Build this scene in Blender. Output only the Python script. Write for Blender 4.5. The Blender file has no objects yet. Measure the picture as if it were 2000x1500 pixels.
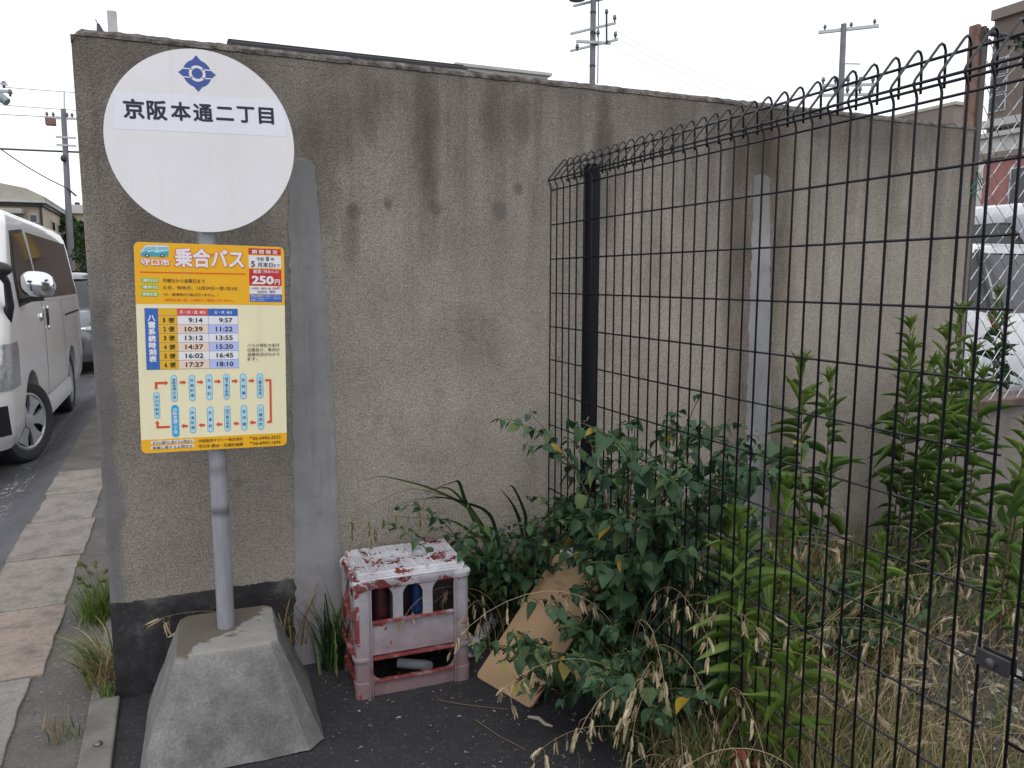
import bpy, bmesh, math, random
import numpy as np
from mathutils import Vector, Matrix, noise
PI = math.pi
R = math.radians
sc = bpy.context.scene
col = sc.collection
rng = random.Random(7)

# ------------------------------------------------------------------ camera
cam_d = bpy.data.cameras.new('camera')
cam = bpy.data.objects.new('camera', cam_d)
col.objects.link(cam)
cam_d.sensor_fit = 'HORIZONTAL'
cam_d.sensor_width = 36.0
cam_d.lens = 36.0 * 1540.0 / 2000.0
cam_d.clip_start = 0.05
cam_d.clip_end = 3000
cam.location = (0, 0, 1.3)
cam.rotation_euler = (R(90) - math.atan(204 / 1540.0), 0, -R(23))
sc.camera = cam

# ------------------------------------------------------------------ sky and sun (overcast)
w = bpy.data.worlds.new('World')
sc.world = w
w.use_nodes = True
nt = w.node_tree
nt.nodes.clear()
o_ = nt.nodes.new('ShaderNodeOutputWorld')
bg = nt.nodes.new('ShaderNodeBackground')
sky = nt.nodes.new('ShaderNodeTexSky')
sky.sky_type = 'NISHITA'
sky.sun_disc = False
sky.sun_elevation = R(58)
sky.sun_rotation = R(200)
sky.air_density = 1.0
sky.dust_density = 4.0
mx = nt.nodes.new('ShaderNodeMix')
mx.data_type = 'RGBA'
mx.inputs[0].default_value = 0.86
mx.inputs[7].default_value = (13.0, 13.2, 13.9, 1)      # the even cloud layer
nt.links.new(sky.outputs[0], mx.inputs[6])
nt.links.new(mx.outputs[2], bg.inputs[0])
bg.inputs[1].default_value = 0.1
nt.links.new(bg.outputs[0], o_.inputs[0])
sun_d = bpy.data.lights.new('sun', 'SUN')
sun_d.energy = 0.7
sun_d.angle = R(25)
sun_d.color = (1, 0.97, 0.93)
sun = bpy.data.objects.new('sun', sun_d)
col.objects.link(sun)
sun.rotation_euler = (R(32), 0, R(-20))
sc.view_settings.view_transform = 'Standard'
sc.view_settings.look = 'None'
sc.view_settings.exposure = 0.13
sc.view_settings.gamma = 1.0
sc.render.engine = 'CYCLES'
sc.cycles.use_denoising = True
sc.cycles.max_bounces = 6
sc.cycles.transparent_max_bounces = 8

# ------------------------------------------------------------------ materials
class NT:
    def __init__(s, name):
        s.m = bpy.data.materials.new(name)
        s.m.use_nodes = True
        s.t = s.m.node_tree
        s.b = s.t.nodes['Principled BSDF']
        s.out = s.t.nodes['Material Output']
        s.co = s.t.nodes.new('ShaderNodeTexCoord')
    def n(s, typ, **kw):
        x = s.t.nodes.new(typ)
        for k, v in kw.items():
            setattr(x, k, v)
        return x
    def l(s, a, b):
        s.t.links.new(a, b)
    def mapped(s, scale=(1, 1, 1), loc=(0, 0, 0), src=None):
        mp = s.n('ShaderNodeMapping')
        mp.inputs['Scale'].default_value = scale
        mp.inputs['Location'].default_value = loc
        s.l(src or s.co.outputs['Object'], mp.inputs[0])
        return mp.outputs[0]
    def noise(s, scale, detail=4, rough=.6, vec=None, dist=0):
        x = s.n('ShaderNodeTexNoise')
        x.inputs['Scale'].default_value = scale
        x.inputs['Detail'].default_value = detail
        x.inputs['Roughness'].default_value = rough
        x.inputs['Distortion'].default_value = dist
        s.l(vec or s.co.outputs['Object'], x.inputs['Vector'])
        return x.outputs['Fac']
    def ramp(s, fac, stops):
        r = s.n('ShaderNodeValToRGB')
        e = r.color_ramp.elements
        while len(e) < len(stops):
            e.new(0.5)
        for i, (p, c) in enumerate(stops):
            e[i].position = p
            if isinstance(c, (int, float)):
                c = (c, c, c)
            e[i].color = (*c, 1)
        s.l(fac, r.inputs[0])
        return r.outputs[0]
    def mix(s, fac, a, b, typ='MIX'):
        x = s.n('ShaderNodeMix')
        x.data_type = 'RGBA'
        x.blend_type = typ
        for sock, v in ((x.inputs[0], fac), (x.inputs[6], a), (x.inputs[7], b)):
            if isinstance(v, (int, float)):
                sock.default_value = v
            elif isinstance(v, tuple):
                sock.default_value = (*v, 1)
            else:
                s.l(v, sock)
        return x.outputs[2]
    def math(s, op, a, b=0.0, c=0.0, clamp=False):
        x = s.n('ShaderNodeMath')
        x.operation = op
        x.use_clamp = clamp
        for i, v in enumerate((a, b, c)):
            if isinstance(v, (int, float)):
                x.inputs[i].default_value = v
            else:
                s.l(v, x.inputs[i])
        return x.outputs[0]
    def band(s, v, lo, hi, soft):
        """1 between lo and hi, soft edges"""
        a = s.math('SMOOTH_MIN', 1.0, s.math('DIVIDE', s.math('SUBTRACT', v, lo), soft), .1)
        b = s.math('SMOOTH_MIN', 1.0, s.math('DIVIDE', s.math('SUBTRACT', hi, v), soft), .1)
        return s.math('MAXIMUM', s.math('MINIMUM', a, b), 0.0, clamp=True)
    def sep(s):
        x = s.n('ShaderNodeSeparateXYZ')
        s.l(s.co.outputs['Object'], x.inputs[0])
        return x.outputs
    def bump(s, h, strength=.4, dist=.003, prev=None):
        x = s.n('ShaderNodeBump')
        x.inputs['Strength'].default_value = strength
        x.inputs['Distance'].default_value = dist
        s.l(h, x.inputs['Height'])
        if prev is not None:
            s.l(prev, x.inputs['Normal'])
        return x.outputs[0]
    def fin(s, color, rough=.8, metallic=0.0, spec=.5, normal=None, coat=0.0):
        for k, v in (('Base Color', color), ('Roughness', rough), ('Metallic', metallic)):
            if isinstance(v, tuple):
                s.b.inputs[k].default_value = (*v, 1)
            elif isinstance(v, (int, float)):
                s.b.inputs[k].default_value = v
            else:
                s.l(v, s.b.inputs[k])
        s.b.inputs['Specular IOR Level'].default_value = spec
        s.b.inputs['Coat Weight'].default_value = coat
        if normal is not None:
            s.l(normal, s.b.inputs['Normal'])
        return s.m

def simple(name, c, rough=.6, metallic=0.0, var=.15, scale=30, bump=0.0, bscale=200, spec=.5, coat=0.0):
    q = NT(name)
    f = q.noise(scale, 5)
    lo = tuple(max(0, v * (1 - var)) for v in c)
    hi = tuple(min(1, v * (1 + var)) for v in c)
    cc = q.ramp(f, [(.3, lo), (.7, hi)])
    nm = q.bump(q.noise(bscale, 4), bump, .002) if bump else None
    return q.fin(cc, rough, metallic, spec, nm, coat)

def leafmat(name, stops, transl=.3, rough=.45, spec=.4):
    q = NT(name)
    g = q.n('ShaderNodeNewGeometry')
    c = q.ramp(g.outputs['Random Per Island'], stops)
    f = q.noise(60, 3)
    c = q.mix(q.math('MULTIPLY', f, .45), c, q.mix(.55, c, (0.0, 0.0, 0.0)))
    m = q.fin(c, rough, 0, spec)
    tr = q.n('ShaderNodeBsdfTranslucent')
    q.l(c, tr.inputs[0])
    ms = q.n('ShaderNodeMixShader')
    ms.inputs[0].default_value = transl
    q.l(q.b.outputs[0], ms.inputs[1])
    q.l(tr.outputs[0], ms.inputs[2])
    q.l(ms.outputs[0], q.out.inputs[0])
    return m

M = {}
def wall_material():
    q = NT('sprayed_stucco')
    X, Y, Z = q.sep()
    base = q.ramp(q.noise(3.2, 6, .65), [(.3, (.292, .263, .226)), (.7, (.380, .346, .299))])
    # rain streaks: noise stretched down the wall
    st = q.noise(1.0, 6, .65, q.mapped((9, 9, .55)))
    stm = q.ramp(st, [(.46, 0.0), (.68, 1.0)])
    up = q.math('MULTIPLY', q.math('SUBTRACT', Z, .95), 1.1, clamp=True)
    base = q.mix(q.math('MULTIPLY', stm, q.math('ADD', q.math('MULTIPLY', up, .55), .05)), base, (.075, .068, .062))
    # dark weathered band under the top edge, uneven lower limit
    edge = q.math('ADD', Z, q.math('MULTIPLY', q.math('SUBTRACT', q.noise(2.2, 6, .7, q.mapped((2.2, 1, .7))), .5), .9))
    top = q.math('MULTIPLY', q.math('SUBTRACT', edge, 1.45), 1.9, clamp=True)
    base = q.mix(q.math('MULTIPLY', top, .50), base, (.085, .076, .067))
    # grime at the left end
    lf = q.math('MULTIPLY', q.math('SUBTRACT', .9, q.math('ADD', X, q.math('MULTIPLY', q.noise(3, 4), .5))), .9, clamp=True)
    base = q.mix(q.math('MULTIPLY', lf, .32), base, (.105, .090, .079))
    # damp foot
    ft = q.math('MULTIPLY', q.math('SUBTRACT', .40, q.math('ADD', Z, q.math('MULTIPLY', q.noise(5, 5), .25))), 5, clamp=True)
    base = q.mix(q.math('MULTIPLY', ft, .6), base, (.07, .064, .06))
    # rust run beside the second repair strip
    ru = q.math('MULTIPLY', q.band(q.math('ADD', X, q.math('MULTIPLY', q.math('SUBTRACT', q.noise(2, 4), .5), .15)), 2.01, 2.43, .12), q.ramp(q.noise(4, 5, .7, q.mapped((2, 1, .6))), [(.3, .35), (.6, 1.0)]))
    base = q.mix(q.math('MULTIPLY', ru, .72), base, (.080, .055, .038))
    grain = q.noise(185, 3, .7)
    cg = q.ramp(grain, [(.36, .66), (.5, 1.0), (.64, 1.32)])
    base = q.mix(1.0, base, cg, 'MULTIPLY')
    soot = q.ramp(q.noise(7, 8, .75), [(.55, 0.0), (.72, 1.0)])
    base = q.mix(q.math('MULTIPLY', soot, .28), base, (.07, .064, .06))
    lumps = q.n('ShaderNodeTexVoronoi')
    lumps.inputs['Scale'].default_value = 210
    q.l(q.co.outputs['Object'], lumps.inputs['Vector'])
    n1 = q.bump(q.noise(230, 4, .75), 1.0, .005)
    n2 = q.bump(lumps.outputs['Distance'], .5, .003, n1)
    n3 = q.bump(q.noise(20, 4, .6), .22, .008, n2)
    # separate water stains and scuffs (x, z, half width, half height, strength)
    wob = q.math('MULTIPLY', q.math('SUBTRACT', q.noise(9, 6, .75, q.mapped((1, 1, .45))), .5), 1.9)
    for sx, sz, rx, rz, st_ in ((.60, 1.86, .05, .14, .5), (.66, 1.88, .04, .10, .6), (.80, 1.80, .06, .30, .85), (.80, 1.50, .05, .22, .5), (1.03, 1.85, .05, .13, .5), (1.15, 1.86, .05, .10, .7), (1.475, 1.86, .05, .20, .9), (1.50, 1.66, .09, .28, .6), (.54, 1.44, .035, .12, .55), (.42, 1.62, .10, .22, .6), (.47, 1.78, .16, .14, .5), (1.74, 1.87, .16, .14, .4),
                              (2.17, 1.82, .17, .16, .75), (2.07, 1.45, .07, .42, .6), (2.32, 1.5, .05, .3, .35), (.66, 1.25, .12, .16, .22), (.95, 1.1, .18, .16, .25), (1.25, .62, .14, .22, .3), (.30, .75, .09, .18, .35), (2.8, 1.93, .5, .12, .45), (-.06, 1.42, .12, .22, .45), (.05, 1.9, .35, .12, .4),
                              (.549, 1.519, .030, .034, .8), (.664, 1.55, .020, .025, .75), (.823, 1.54, .032, .036, .8), (1.058, 1.54, .034, .038, .65), (1.133, 1.618, .024, .028, .7), (.155, .652, .020, .024, .55)):
        dx = q.math('DIVIDE', q.math('SUBTRACT', X, sx), rx)
        dz = q.math('DIVIDE', q.math('SUBTRACT', Z, sz), rz)
        d2 = q.math('ADD', q.math('MULTIPLY', dx, dx), q.math('MULTIPLY', dz, dz))
        mk = q.math('MULTIPLY', q.math('SUBTRACT', q.math('ADD', 1.0, wob), d2), .9, clamp=True)
        base = q.mix(q.math('MULTIPLY', mk, st_ * .75), base, (.066, .056, .048))
    for sx, sz, rr_ in ((1.062, 1.537, .020), (.236, .62, .024), (.826, 1.537, .012), (.552, 1.515, .011)):      # smeared filler in the old tie holes
        dx = q.math('DIVIDE', q.math('SUBTRACT', X, sx), rr_)
        dz = q.math('DIVIDE', q.math('SUBTRACT', Z, sz), rr_)
        mk = q.math('MULTIPLY', q.math('SUBTRACT', q.math('ADD', 1.0, wob), q.math('ADD', q.math('MULTIPLY', dx, dx), q.math('MULTIPLY', dz, dz))), .9, clamp=True)
        base = q.mix(q.math('MULTIPLY', mk, .55), base, (.20, .195, .19))
    # smooth patched arris at the left end
    cp = q.math('MULTIPLY', q.band(q.math('ADD', X, q.math('MULTIPLY', q.math('SUBTRACT', q.noise(4, 6, .65), .5), .14)), -.6, -.168, .02), q.band(q.math('ADD', Z, q.math('MULTIPLY', q.math('SUBTRACT', q.noise(3, 4), .5), .5)), -1, 1.38, .18))
    base = q.mix(q.math('MULTIPLY', cp, .8), base, q.ramp(q.noise(9, 6, .7), [(.3, (.13, .13, .133)), (.7, (.20, .20, .205))]))
    return q.fin(base, .95, 0, .12, n3)
M['stucco'] = wall_material()

def plaster(name, a, b, dark, bump=.2):
    q = NT(name)
    X, Y, Z = q.sep()
    c = q.ramp(q.noise(5, 6, .6), [(.3, a), (.7, b)])
    c = q.mix(q.math('MULTIPLY', q.ramp(q.noise(1.0, 6, .65, q.mapped((30, 30, 2.2))), [(.5, 0.0), (.72, 1.0)]), .45), c, dark)
    t = q.math('MULTIPLY', q.math('SUBTRACT', q.math('ADD', Z, q.math('MULTIPLY', q.noise(4, 4), .3)), 1.55), 3.2, clamp=True)
    c = q.mix(q.math('MULTIPLY', t, .75), c, dark)
    c = q.mix(q.math('MULTIPLY', q.ramp(q.noise(11, 7, .75), [(.48, 0.0), (.66, 1.0)]), .55), c, tuple(.5 * (x + y) for x, y in zip(a, dark)))
    c = q.mix(q.math('MULTIPLY', q.ramp(q.noise(40, 5, .7), [(.62, 0.0), (.72, 1.0)]), .3), c, dark)
    return q.fin(c, .9, 0, .2, q.bump(q.noise(120, 5), bump, .002))
M['mortar'] = plaster('repair_mortar', (.215, .214, .222), (.285, .284, .293), (.135, .13, .125))
M['mortar_dark'] = plaster('old_mortar', (.095, .087, .080), (.155, .143, .131), (.055, .05, .046), .9)
def plinth_material():
    q = NT('damp_plinth')
    c = q.ramp(q.noise(6, 8, .7), [(.34, (.015, .015, .017)), (.52, (.038, .037, .039)), (.70, (.14, .135, .13))])
    c = q.mix(q.math('MULTIPLY', q.ramp(q.noise(38, 6, .75), [(.58, 0.0), (.7, 1.0)]), .55), c, (.12, .115, .11))
    return q.fin(c, .9, 0, .2, q.bump(q.noise(70, 6, .7), .6, .004))
M['plinth'] = plinth_material()
def coping_material():
    q = NT('worn_coping')
    c = q.ramp(q.noise(26, 7, .75), [(.38, (.045, .042, .039)), (.52, (.12, .11, .10)), (.70, (.26, .24, .22))])
    return q.fin(c, .95, 0, .1, q.bump(q.noise(90, 5, .7), .8, .006))
M['coping'] = coping_material()

def asphalt_material(name, dark, light, spk, spk_amt, rough=.85, patch=.5):
    q = NT(name)
    c = q.ramp(q.noise(2.2, 6, .65), [(.3, dark), (.7, light)])
    v = q.n('ShaderNodeTexVoronoi')
    v.inputs['Scale'].default_value = 190
    q.l(q.co.outputs['Object'], v.inputs['Vector'])
    sp = q.ramp(v.outputs['Color'], [(.75, 0.0), (.95, 1.0)])
    c = q.mix(q.math('MULTIPLY', sp, spk_amt), c, spk)
    c = q.mix(q.math('MULTIPLY', q.ramp(q.noise(9, 6, .7), [(.5, 0.0), (.75, 1.0)]), patch), c, tuple(x * .55 for x in dark))
    n1 = q.bump(v.outputs['Distance'], .5, .004)
    n2 = q.bump(q.noise(300, 3), .5, .002, n1)
    return q.fin(c, rough, 0, .3, n2)
M['lot'] = asphalt_material('lot_asphalt', (.020, .020, .023), (.036, .036, .040), (.11, .11, .11), .55)
M['road'] = asphalt_material('road_asphalt', (.060, .060, .066), (.100, .100, .108), (.20, .20, .21), .5, .62, .35)
M['dirt'] = asphalt_material('dirty_asphalt', (.070, .065, .060), (.135, .126, .115), (.24, .23, .21), .6)
M['soil'] = asphalt_material('stony_soil', (.030, .026, .021), (.075, .064, .050), (.22, .21, .19), .5)
M['far_ground'] = asphalt_material('far_ground', (.09, .09, .09), (.13, .13, .125), (.2, .2, .2), .2)
def slab_material():
    q = NT('gutter_slab')
    g = q.n('ShaderNodeNewGeometry')
    c = q.ramp(g.outputs['Random Per Island'], [(0.0, (.215, .19, .17)), (.35, (.25, .225, .20)), (.6, (.225, .21, .195)), (.85, (.27, .22, .19)), (1.0, (.24, .22, .20))])
    c = q.mix(1.0, c, q.ramp(q.noise(7, 7, .7), [(.30, .50), (.50, .95), (.75, 1.15)]), 'MULTIPLY')
    c = q.mix(q.math('MULTIPLY', q.ramp(q.noise(34, 6, .75), [(.52, 0.0), (.66, 1.0)]), .5), c, (.10, .092, .084))
    c = q.mix(1.0, c, q.ramp(q.noise(160, 4, .7), [(.3, .7), (.7, 1.25)]), 'MULTIPLY')
    return q.fin(c, .88, 0, .25, q.bump(q.noise(130, 5, .7), .7, .003))
M['slab'] = slab_material()
def block_material():
    q = NT('cast_concrete')
    X, Y, Z = q.sep()
    c = q.ramp(q.noise(7, 7, .65), [(.30, (.10, .099, .096)), (.5, (.175, .173, .166)), (.72, (.25, .247, .237))])
    c = q.mix(q.math('MULTIPLY', q.ramp(q.noise(2.6, 6, .7), [(.47, 0.0), (.66, 1.0)]), .62), c, (.062, .061, .059))
    c = q.mix(q.math('MULTIPLY', q.ramp(q.noise(60, 5, .7), [(.6, 0.0), (.7, 1.0)]), .4), c, (.10, .10, .098))
    vo = q.n('ShaderNodeTexVoronoi'); vo.inputs['Scale'].default_value = 75; q.l(q.co.outputs['Object'], vo.inputs['Vector'])
    pit = q.math('MULTIPLY', q.ramp(vo.outputs['Distance'], [(.05, 1.0), (.16, 0.0)]), q.ramp(q.noise(10, 4), [(.5, 0.0), (.62, 1.0)]))
    c = q.mix(q.math('MULTIPLY', pit, .7), c, (.045, .044, .043))
    c = q.mix(1.0, c, q.ramp(q.noise(150, 4, .7), [(.35, .78), (.65, 1.2)]), 'MULTIPLY')
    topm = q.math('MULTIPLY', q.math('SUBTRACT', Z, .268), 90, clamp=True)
    # dried brown puddle on the left and back of the top face
    wet = q.math('ADD', q.math('ADD', q.math('ADD', q.math('MULTIPLY', X, -4.2), q.math('MULTIPLY', Y, 5.0)), .30), q.math('MULTIPLY', q.math('SUBTRACT', q.noise(12, 5, .6), .5), 1.9))
    wetm = q.math('MULTIPLY', q.math('MULTIPLY', q.math('SUBTRACT', wet, .02), 9, clamp=True), topm)
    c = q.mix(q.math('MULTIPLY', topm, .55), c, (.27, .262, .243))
    c = q.mix(q.math('MULTIPLY', wetm, .9), c, (.088, .072, .057))
    return q.fin(c, .85, 0, .25, q.bump(pit, -.6, .004, q.bump(q.noise(110, 6, .7), .6, .003)))
M['block'] = block_material()
def kerb_material():
    q = NT('kerb_concrete')
    c = q.ramp(q.noise(9, 7, .7), [(.3, (.10, .097, .088)), (.7, (.20, .195, .178))])
    return q.fin(c, .9, 0, .2, q.bump(q.noise(110, 5, .7), .6, .003))
M['kerb'] = kerb_material()
def pole_material():
    q = NT('galvanised_pipe')
    X, Y, Z = q.sep()
    c = q.ramp(q.noise(1, 6, .6, q.mapped((40, 40, 5))), [(.3, (.24, .245, .27)), (.7, (.36, .365, .395))])
    ring = q.math('MULTIPLY', q.band(q.math('ADD', Z, q.math('MULTIPLY', q.noise(20, 4), .02)), .625, .665, .02), .75)
    c = q.mix(ring, c, (.05, .05, .055))
    ring2 = q.math('MULTIPLY', q.band(q.math('ADD', Z, q.math('MULTIPLY', q.noise(20, 4), .03)), .75, .80, .04), .6)
    c = q.mix(ring2, c, (.07, .07, .075))
    return q.fin(c, .5, .35, .5, q.bump(q.noise(90, 4), .1, .002))
M['pole'] = pole_material()
def crate_material():
    q = NT('painted_crate')
    X, Y, Z = q.sep()
    g = q.n('ShaderNodeNewGeometry')
    nz = q.n('ShaderNodeSeparateXYZ'); q.l(g.outputs['Normal'], nz.inputs[0])
    red = q.ramp(q.noise(25, 5), [(.3, (.145, .022, .022)), (.7, (.235, .036, .034))])
    white = q.ramp(q.noise(12, 6), [(.3, (.27, .26, .285)), (.7, (.38, .37, .40))])
    white = q.mix(q.math('MULTIPLY', q.math('SUBTRACT', Z, .362), 60, clamp=True), white, (.62, .62, .66))  # top lightened in the colour, standing in for stronger light from above
    white = q.mix(q.math('MULTIPLY', q.ramp(q.noise(30, 6, .7), [(.5, 0.0), (.7, 1.0)]), .35), white, (.30, .25, .27))
    # thinly sprayed low down: red glows through the white
    fade = q.math('MULTIPLY', q.math('SUBTRACT', .25, q.math('ADD', Z, q.math('MULTIPLY', q.math('SUBTRACT', q.noise(6, 4), .5), .16))), 6.0, clamp=True)
    paint = q.mix(q.math('MULTIPLY', fade, .62), white, (.17, .060, .062))
    # flaked patches
    fl = q.noise(15, 7, .66, None, .6)
    th = q.math('ADD', .615, q.math('MULTIPLY', q.math('SUBTRACT', q.band(Z, .338, .384, .008), q.math('MULTIPLY', q.band(Z, .386, .45, .004), -.72)), -.09))
    flk = q.math('MULTIPLY', q.math('SUBTRACT', fl, th), 40, clamp=True)
    side = q.math('MULTIPLY', q.math('SUBTRACT', -.172, X), 200, clamp=True)
    flk2 = q.math('MULTIPLY', q.math('MULTIPLY', q.math('SUBTRACT', fl, .47), 40, clamp=True), side)
    c = q.mix(q.math('MAXIMUM', flk, flk2), paint, red)
    dirt = q.math('MULTIPLY', q.ramp(q.noise(5, 5), [(.45, 0.0), (.7, 1.0)]), .25)
    c = q.mix(q.math('MULTIPLY', dirt, 1.6), c, (.13, .11, .115))
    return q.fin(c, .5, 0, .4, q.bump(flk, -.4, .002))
M['crate'] = crate_material()
M['crate_inner'] = simple('crate_inside', (.085, .062, .068), .6, 0, .35, 14)  # kept dark: shade inside the crate is put into the colour
def crate_cell():
    q = NT('crate_grid_floor')
    c = q.ramp(q.noise(20, 6, .7), [(.35, (.13, .125, .14)), (.6, (.27, .265, .29))])  # cells between the ribs darkened in the colour, in place of shade
    f = q.math('MULTIPLY', q.math('SUBTRACT', q.noise(15, 7, .66, None, .6), .53), 40, clamp=True)
    c = q.mix(f, c, (.20, .032, .03))
    return q.fin(c, .6, 0, .3)
M['crate_cell'] = crate_cell()
def crate_red():
    q = NT('worn_red_plastic')
    c = q.ramp(q.noise(18, 6, .7), [(.3, (.12, .022, .022)), (.5, (.19, .04, .038)), (.60, (.28, .13, .13)), (.70, (.42, .39, .41))])
    return q.fin(c, .5, 0, .4)
M['crate_red'] = crate_red()
def board_material():
    q = NT('tan_board')
    c = q.ramp(q.noise(3, 6, .6), [(.3, (.28, .185, .105)), (.7, (.36, .245, .145))])
    c = q.mix(q.math('MULTIPLY', q.ramp(q.noise(11, 6, .7), [(.6, 0.0), (.78, 1.0)]), .4), c, (.18, .10, .05))
    return q.fin(c, .7, 0, .3, q.bump(q.noise(60, 4), .15, .002))
M['plank'] = board_material()
M['plank_edge'] = simple('board_core', (.13, .085, .05), .9)
M['pvc'] = simple('grey_pvc', (.36, .37, .41), .45, 0, .12, 9)
M['pvc_white'] = simple('white_pvc', (.55, .56, .60), .45, 0, .1, 9)
M['fence'] = simple('black_powder_coat', (.008, .008, .013), .34, 0, .3, 30, 0, 200, .4)
M['fence_post'] = simple('black_post_coat', (.006, .006, .009), .55, 0, .3, 14, 0, 200, .2)
M['zinc'] = simple('zinc_wire', (.42, .43, .45), .42, .6, .2, 60)
M['dark_steel'] = simple('dark_steel', (.05, .05, .055), .5, .5, .3, 40)
M['rust'] = simple('rusty_steel', (.20, .118, .090), .85, 0, .4, 25, .3)
M['bolt'] = simple('bolt_steel', (.16, .155, .16), .4, .8, .2, 60)
M['weathered_wood'] = simple('weathered_wood', (.10, .068, .054), .9, 0, .45, 14, .4)
M['cblock'] = plaster('old_concrete', (.16, .14, .125), (.24, .22, .20), (.08, .07, .065), .4)
# signs
def sheet(name, c, rough=.42, var=.05):
    q = NT(name)
    f = q.noise(4, 6, .65)
    cc = q.ramp(f, [(.3, tuple(v * (1 - var) for v in c)), (.7, tuple(min(1, v * (1 + var)) for v in c))])
    gr = q.math('MULTIPLY', q.ramp(q.noise(1, 6, .7, q.mapped((26, 26, 3))), [(.56, 0.0), (.78, 1.0)]), .16)
    cc = q.mix(gr, cc, (.28, .26, .23))
    return q.fin(cc, q.ramp(q.noise(14, 5), [(.3, .35), (.7, .6)]), 0, .35)
SIGN = {'orange': (.80, .42, .012), 'white': (.74, .74, .78), 'black': (.03, .026, .022), 'rule': (.70, .12, .01), 'outline': (.72, .10, .05),
        'green': (.24, .48, .05), 'red': (.52, .025, .04), 'blue': (.035, .13, .46), 'line': (.10, .14, .36), 'ochre': (.72, .42, .02),
        'coral': (.66, .08, .06), 'peach': (.78, .60, .48), 'periwinkle': (.42, .50, .82), 'cyan': (.02, .36, .68), 'capline': (.10, .34, .55),
        'sky': (.40, .66, .80), 'navy': (.03, .05, .12), 'arrow': (.64, .085, .04), 'teal': (.06, .34, .42), 'icewin': (.25, .48, .58),
        'cream': (.78, .73, .49), 'emblem': (.055, .095, .33), 'disc': (.74, .735, .75), 'plate': (.76, .77, .84), 'ink': (.022, .022, .04)}
for k, v in SIGN.items():
    M['s_' + k] = sheet('sign_' + k, v)
M['s_back'] = simple('sign_back', (.3, .3, .31), .5, .3)
# vegetation
M['night_leaf'] = leafmat('dark_heart_leaf', [(0.0, (.028, .066, .034)), (.5, (.046, .100, .047)), (.88, (.070, .135, .058)), (1.0, (.115, .165, .055))], .25, .5, .3)
M['yellow_leaf'] = leafmat('yellowed_leaf', [(0.0, (.42, .27, .03)), (.6, (.34, .26, .04)), (1.0, (.22, .20, .04))], .3)
M['lance_leaf'] = leafmat('lance_leaf', [(0.0, (.080, .155, .036)), (.5, (.12, .21, .050)), (1.0, (.165, .26, .065))], .35)
M['lance_bright'] = leafmat('young_lance_leaf', [(0.0, (.115, .20, .035)), (.5, (.16, .26, .045)), (1.0, (.205, .31, .06))], .4)
M['red_leaf'] = leafmat('withered_red_leaf', [(0.0, (.20, .05, .03)), (.6, (.26, .10, .04)), (1.0, (.30, .17, .06))], .25)
M['stem'] = simple('green_stem', (.05, .075, .03), .6, 0, .3)
M['red_stem'] = simple('reddish_stem', (.065, .038, .024), .6, 0, .3)
M['grass_green'] = leafmat('grass_blade', [(0.0, (.045, .095, .025)), (.6, (.09, .155, .04)), (1.0, (.16, .20, .06))], .3)
M['grass_dark'] = leafmat('dark_grass_blade', [(0.0, (.012, .032, .017)), (1.0, (.03, .06, .028))], .2)
M['grass_lime'] = leafmat('lime_grass_blade', [(0.0, (.10, .16, .03)), (1.0, (.22, .29, .06))], .35)
M['straw'] = leafmat('dry_straw', [(0.0, (.27, .20, .10)), (.5, (.44, .34, .19)), (1.0, (.60, .48, .30))], .3, .6)
M['straw_brown'] = leafmat('brown_straw', [(0.0, (.17, .125, .06)), (1.0, (.34, .245, .12))], .25, .7)
M['seed'] = leafmat('dry_seed_husk', [(0.0, (.38, .30, .18)), (.5, (.53, .44, .28)), (1.0, (.67, .58, .40))], .3, .6)
M['seed_green'] = leafmat('green_seed_husk', [(0.0, (.13, .17, .05)), (1.0, (.26, .29, .10))], .3, .6)
M['chip'] = leafmat('fallen_husk', [(0.0, (.22, .19, .14)), (.6, (.40, .36, .29)), (1.0, (.56, .52, .46))], .1, .8)
def stones():
    q = NT('rubble')
    g = q.n('ShaderNodeNewGeometry')
    c = q.ramp(g.outputs['Random Per Island'], [(0.0, (.03, .03, .033)), (.45, (.07, .068, .066)), (.8, (.17, .165, .155)), (1.0, (.38, .37, .35))])
    return q.fin(c, .9, 0, .2, q.bump(q.noise(150, 4), .4, .002))
M['stones'] = stones()

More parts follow.
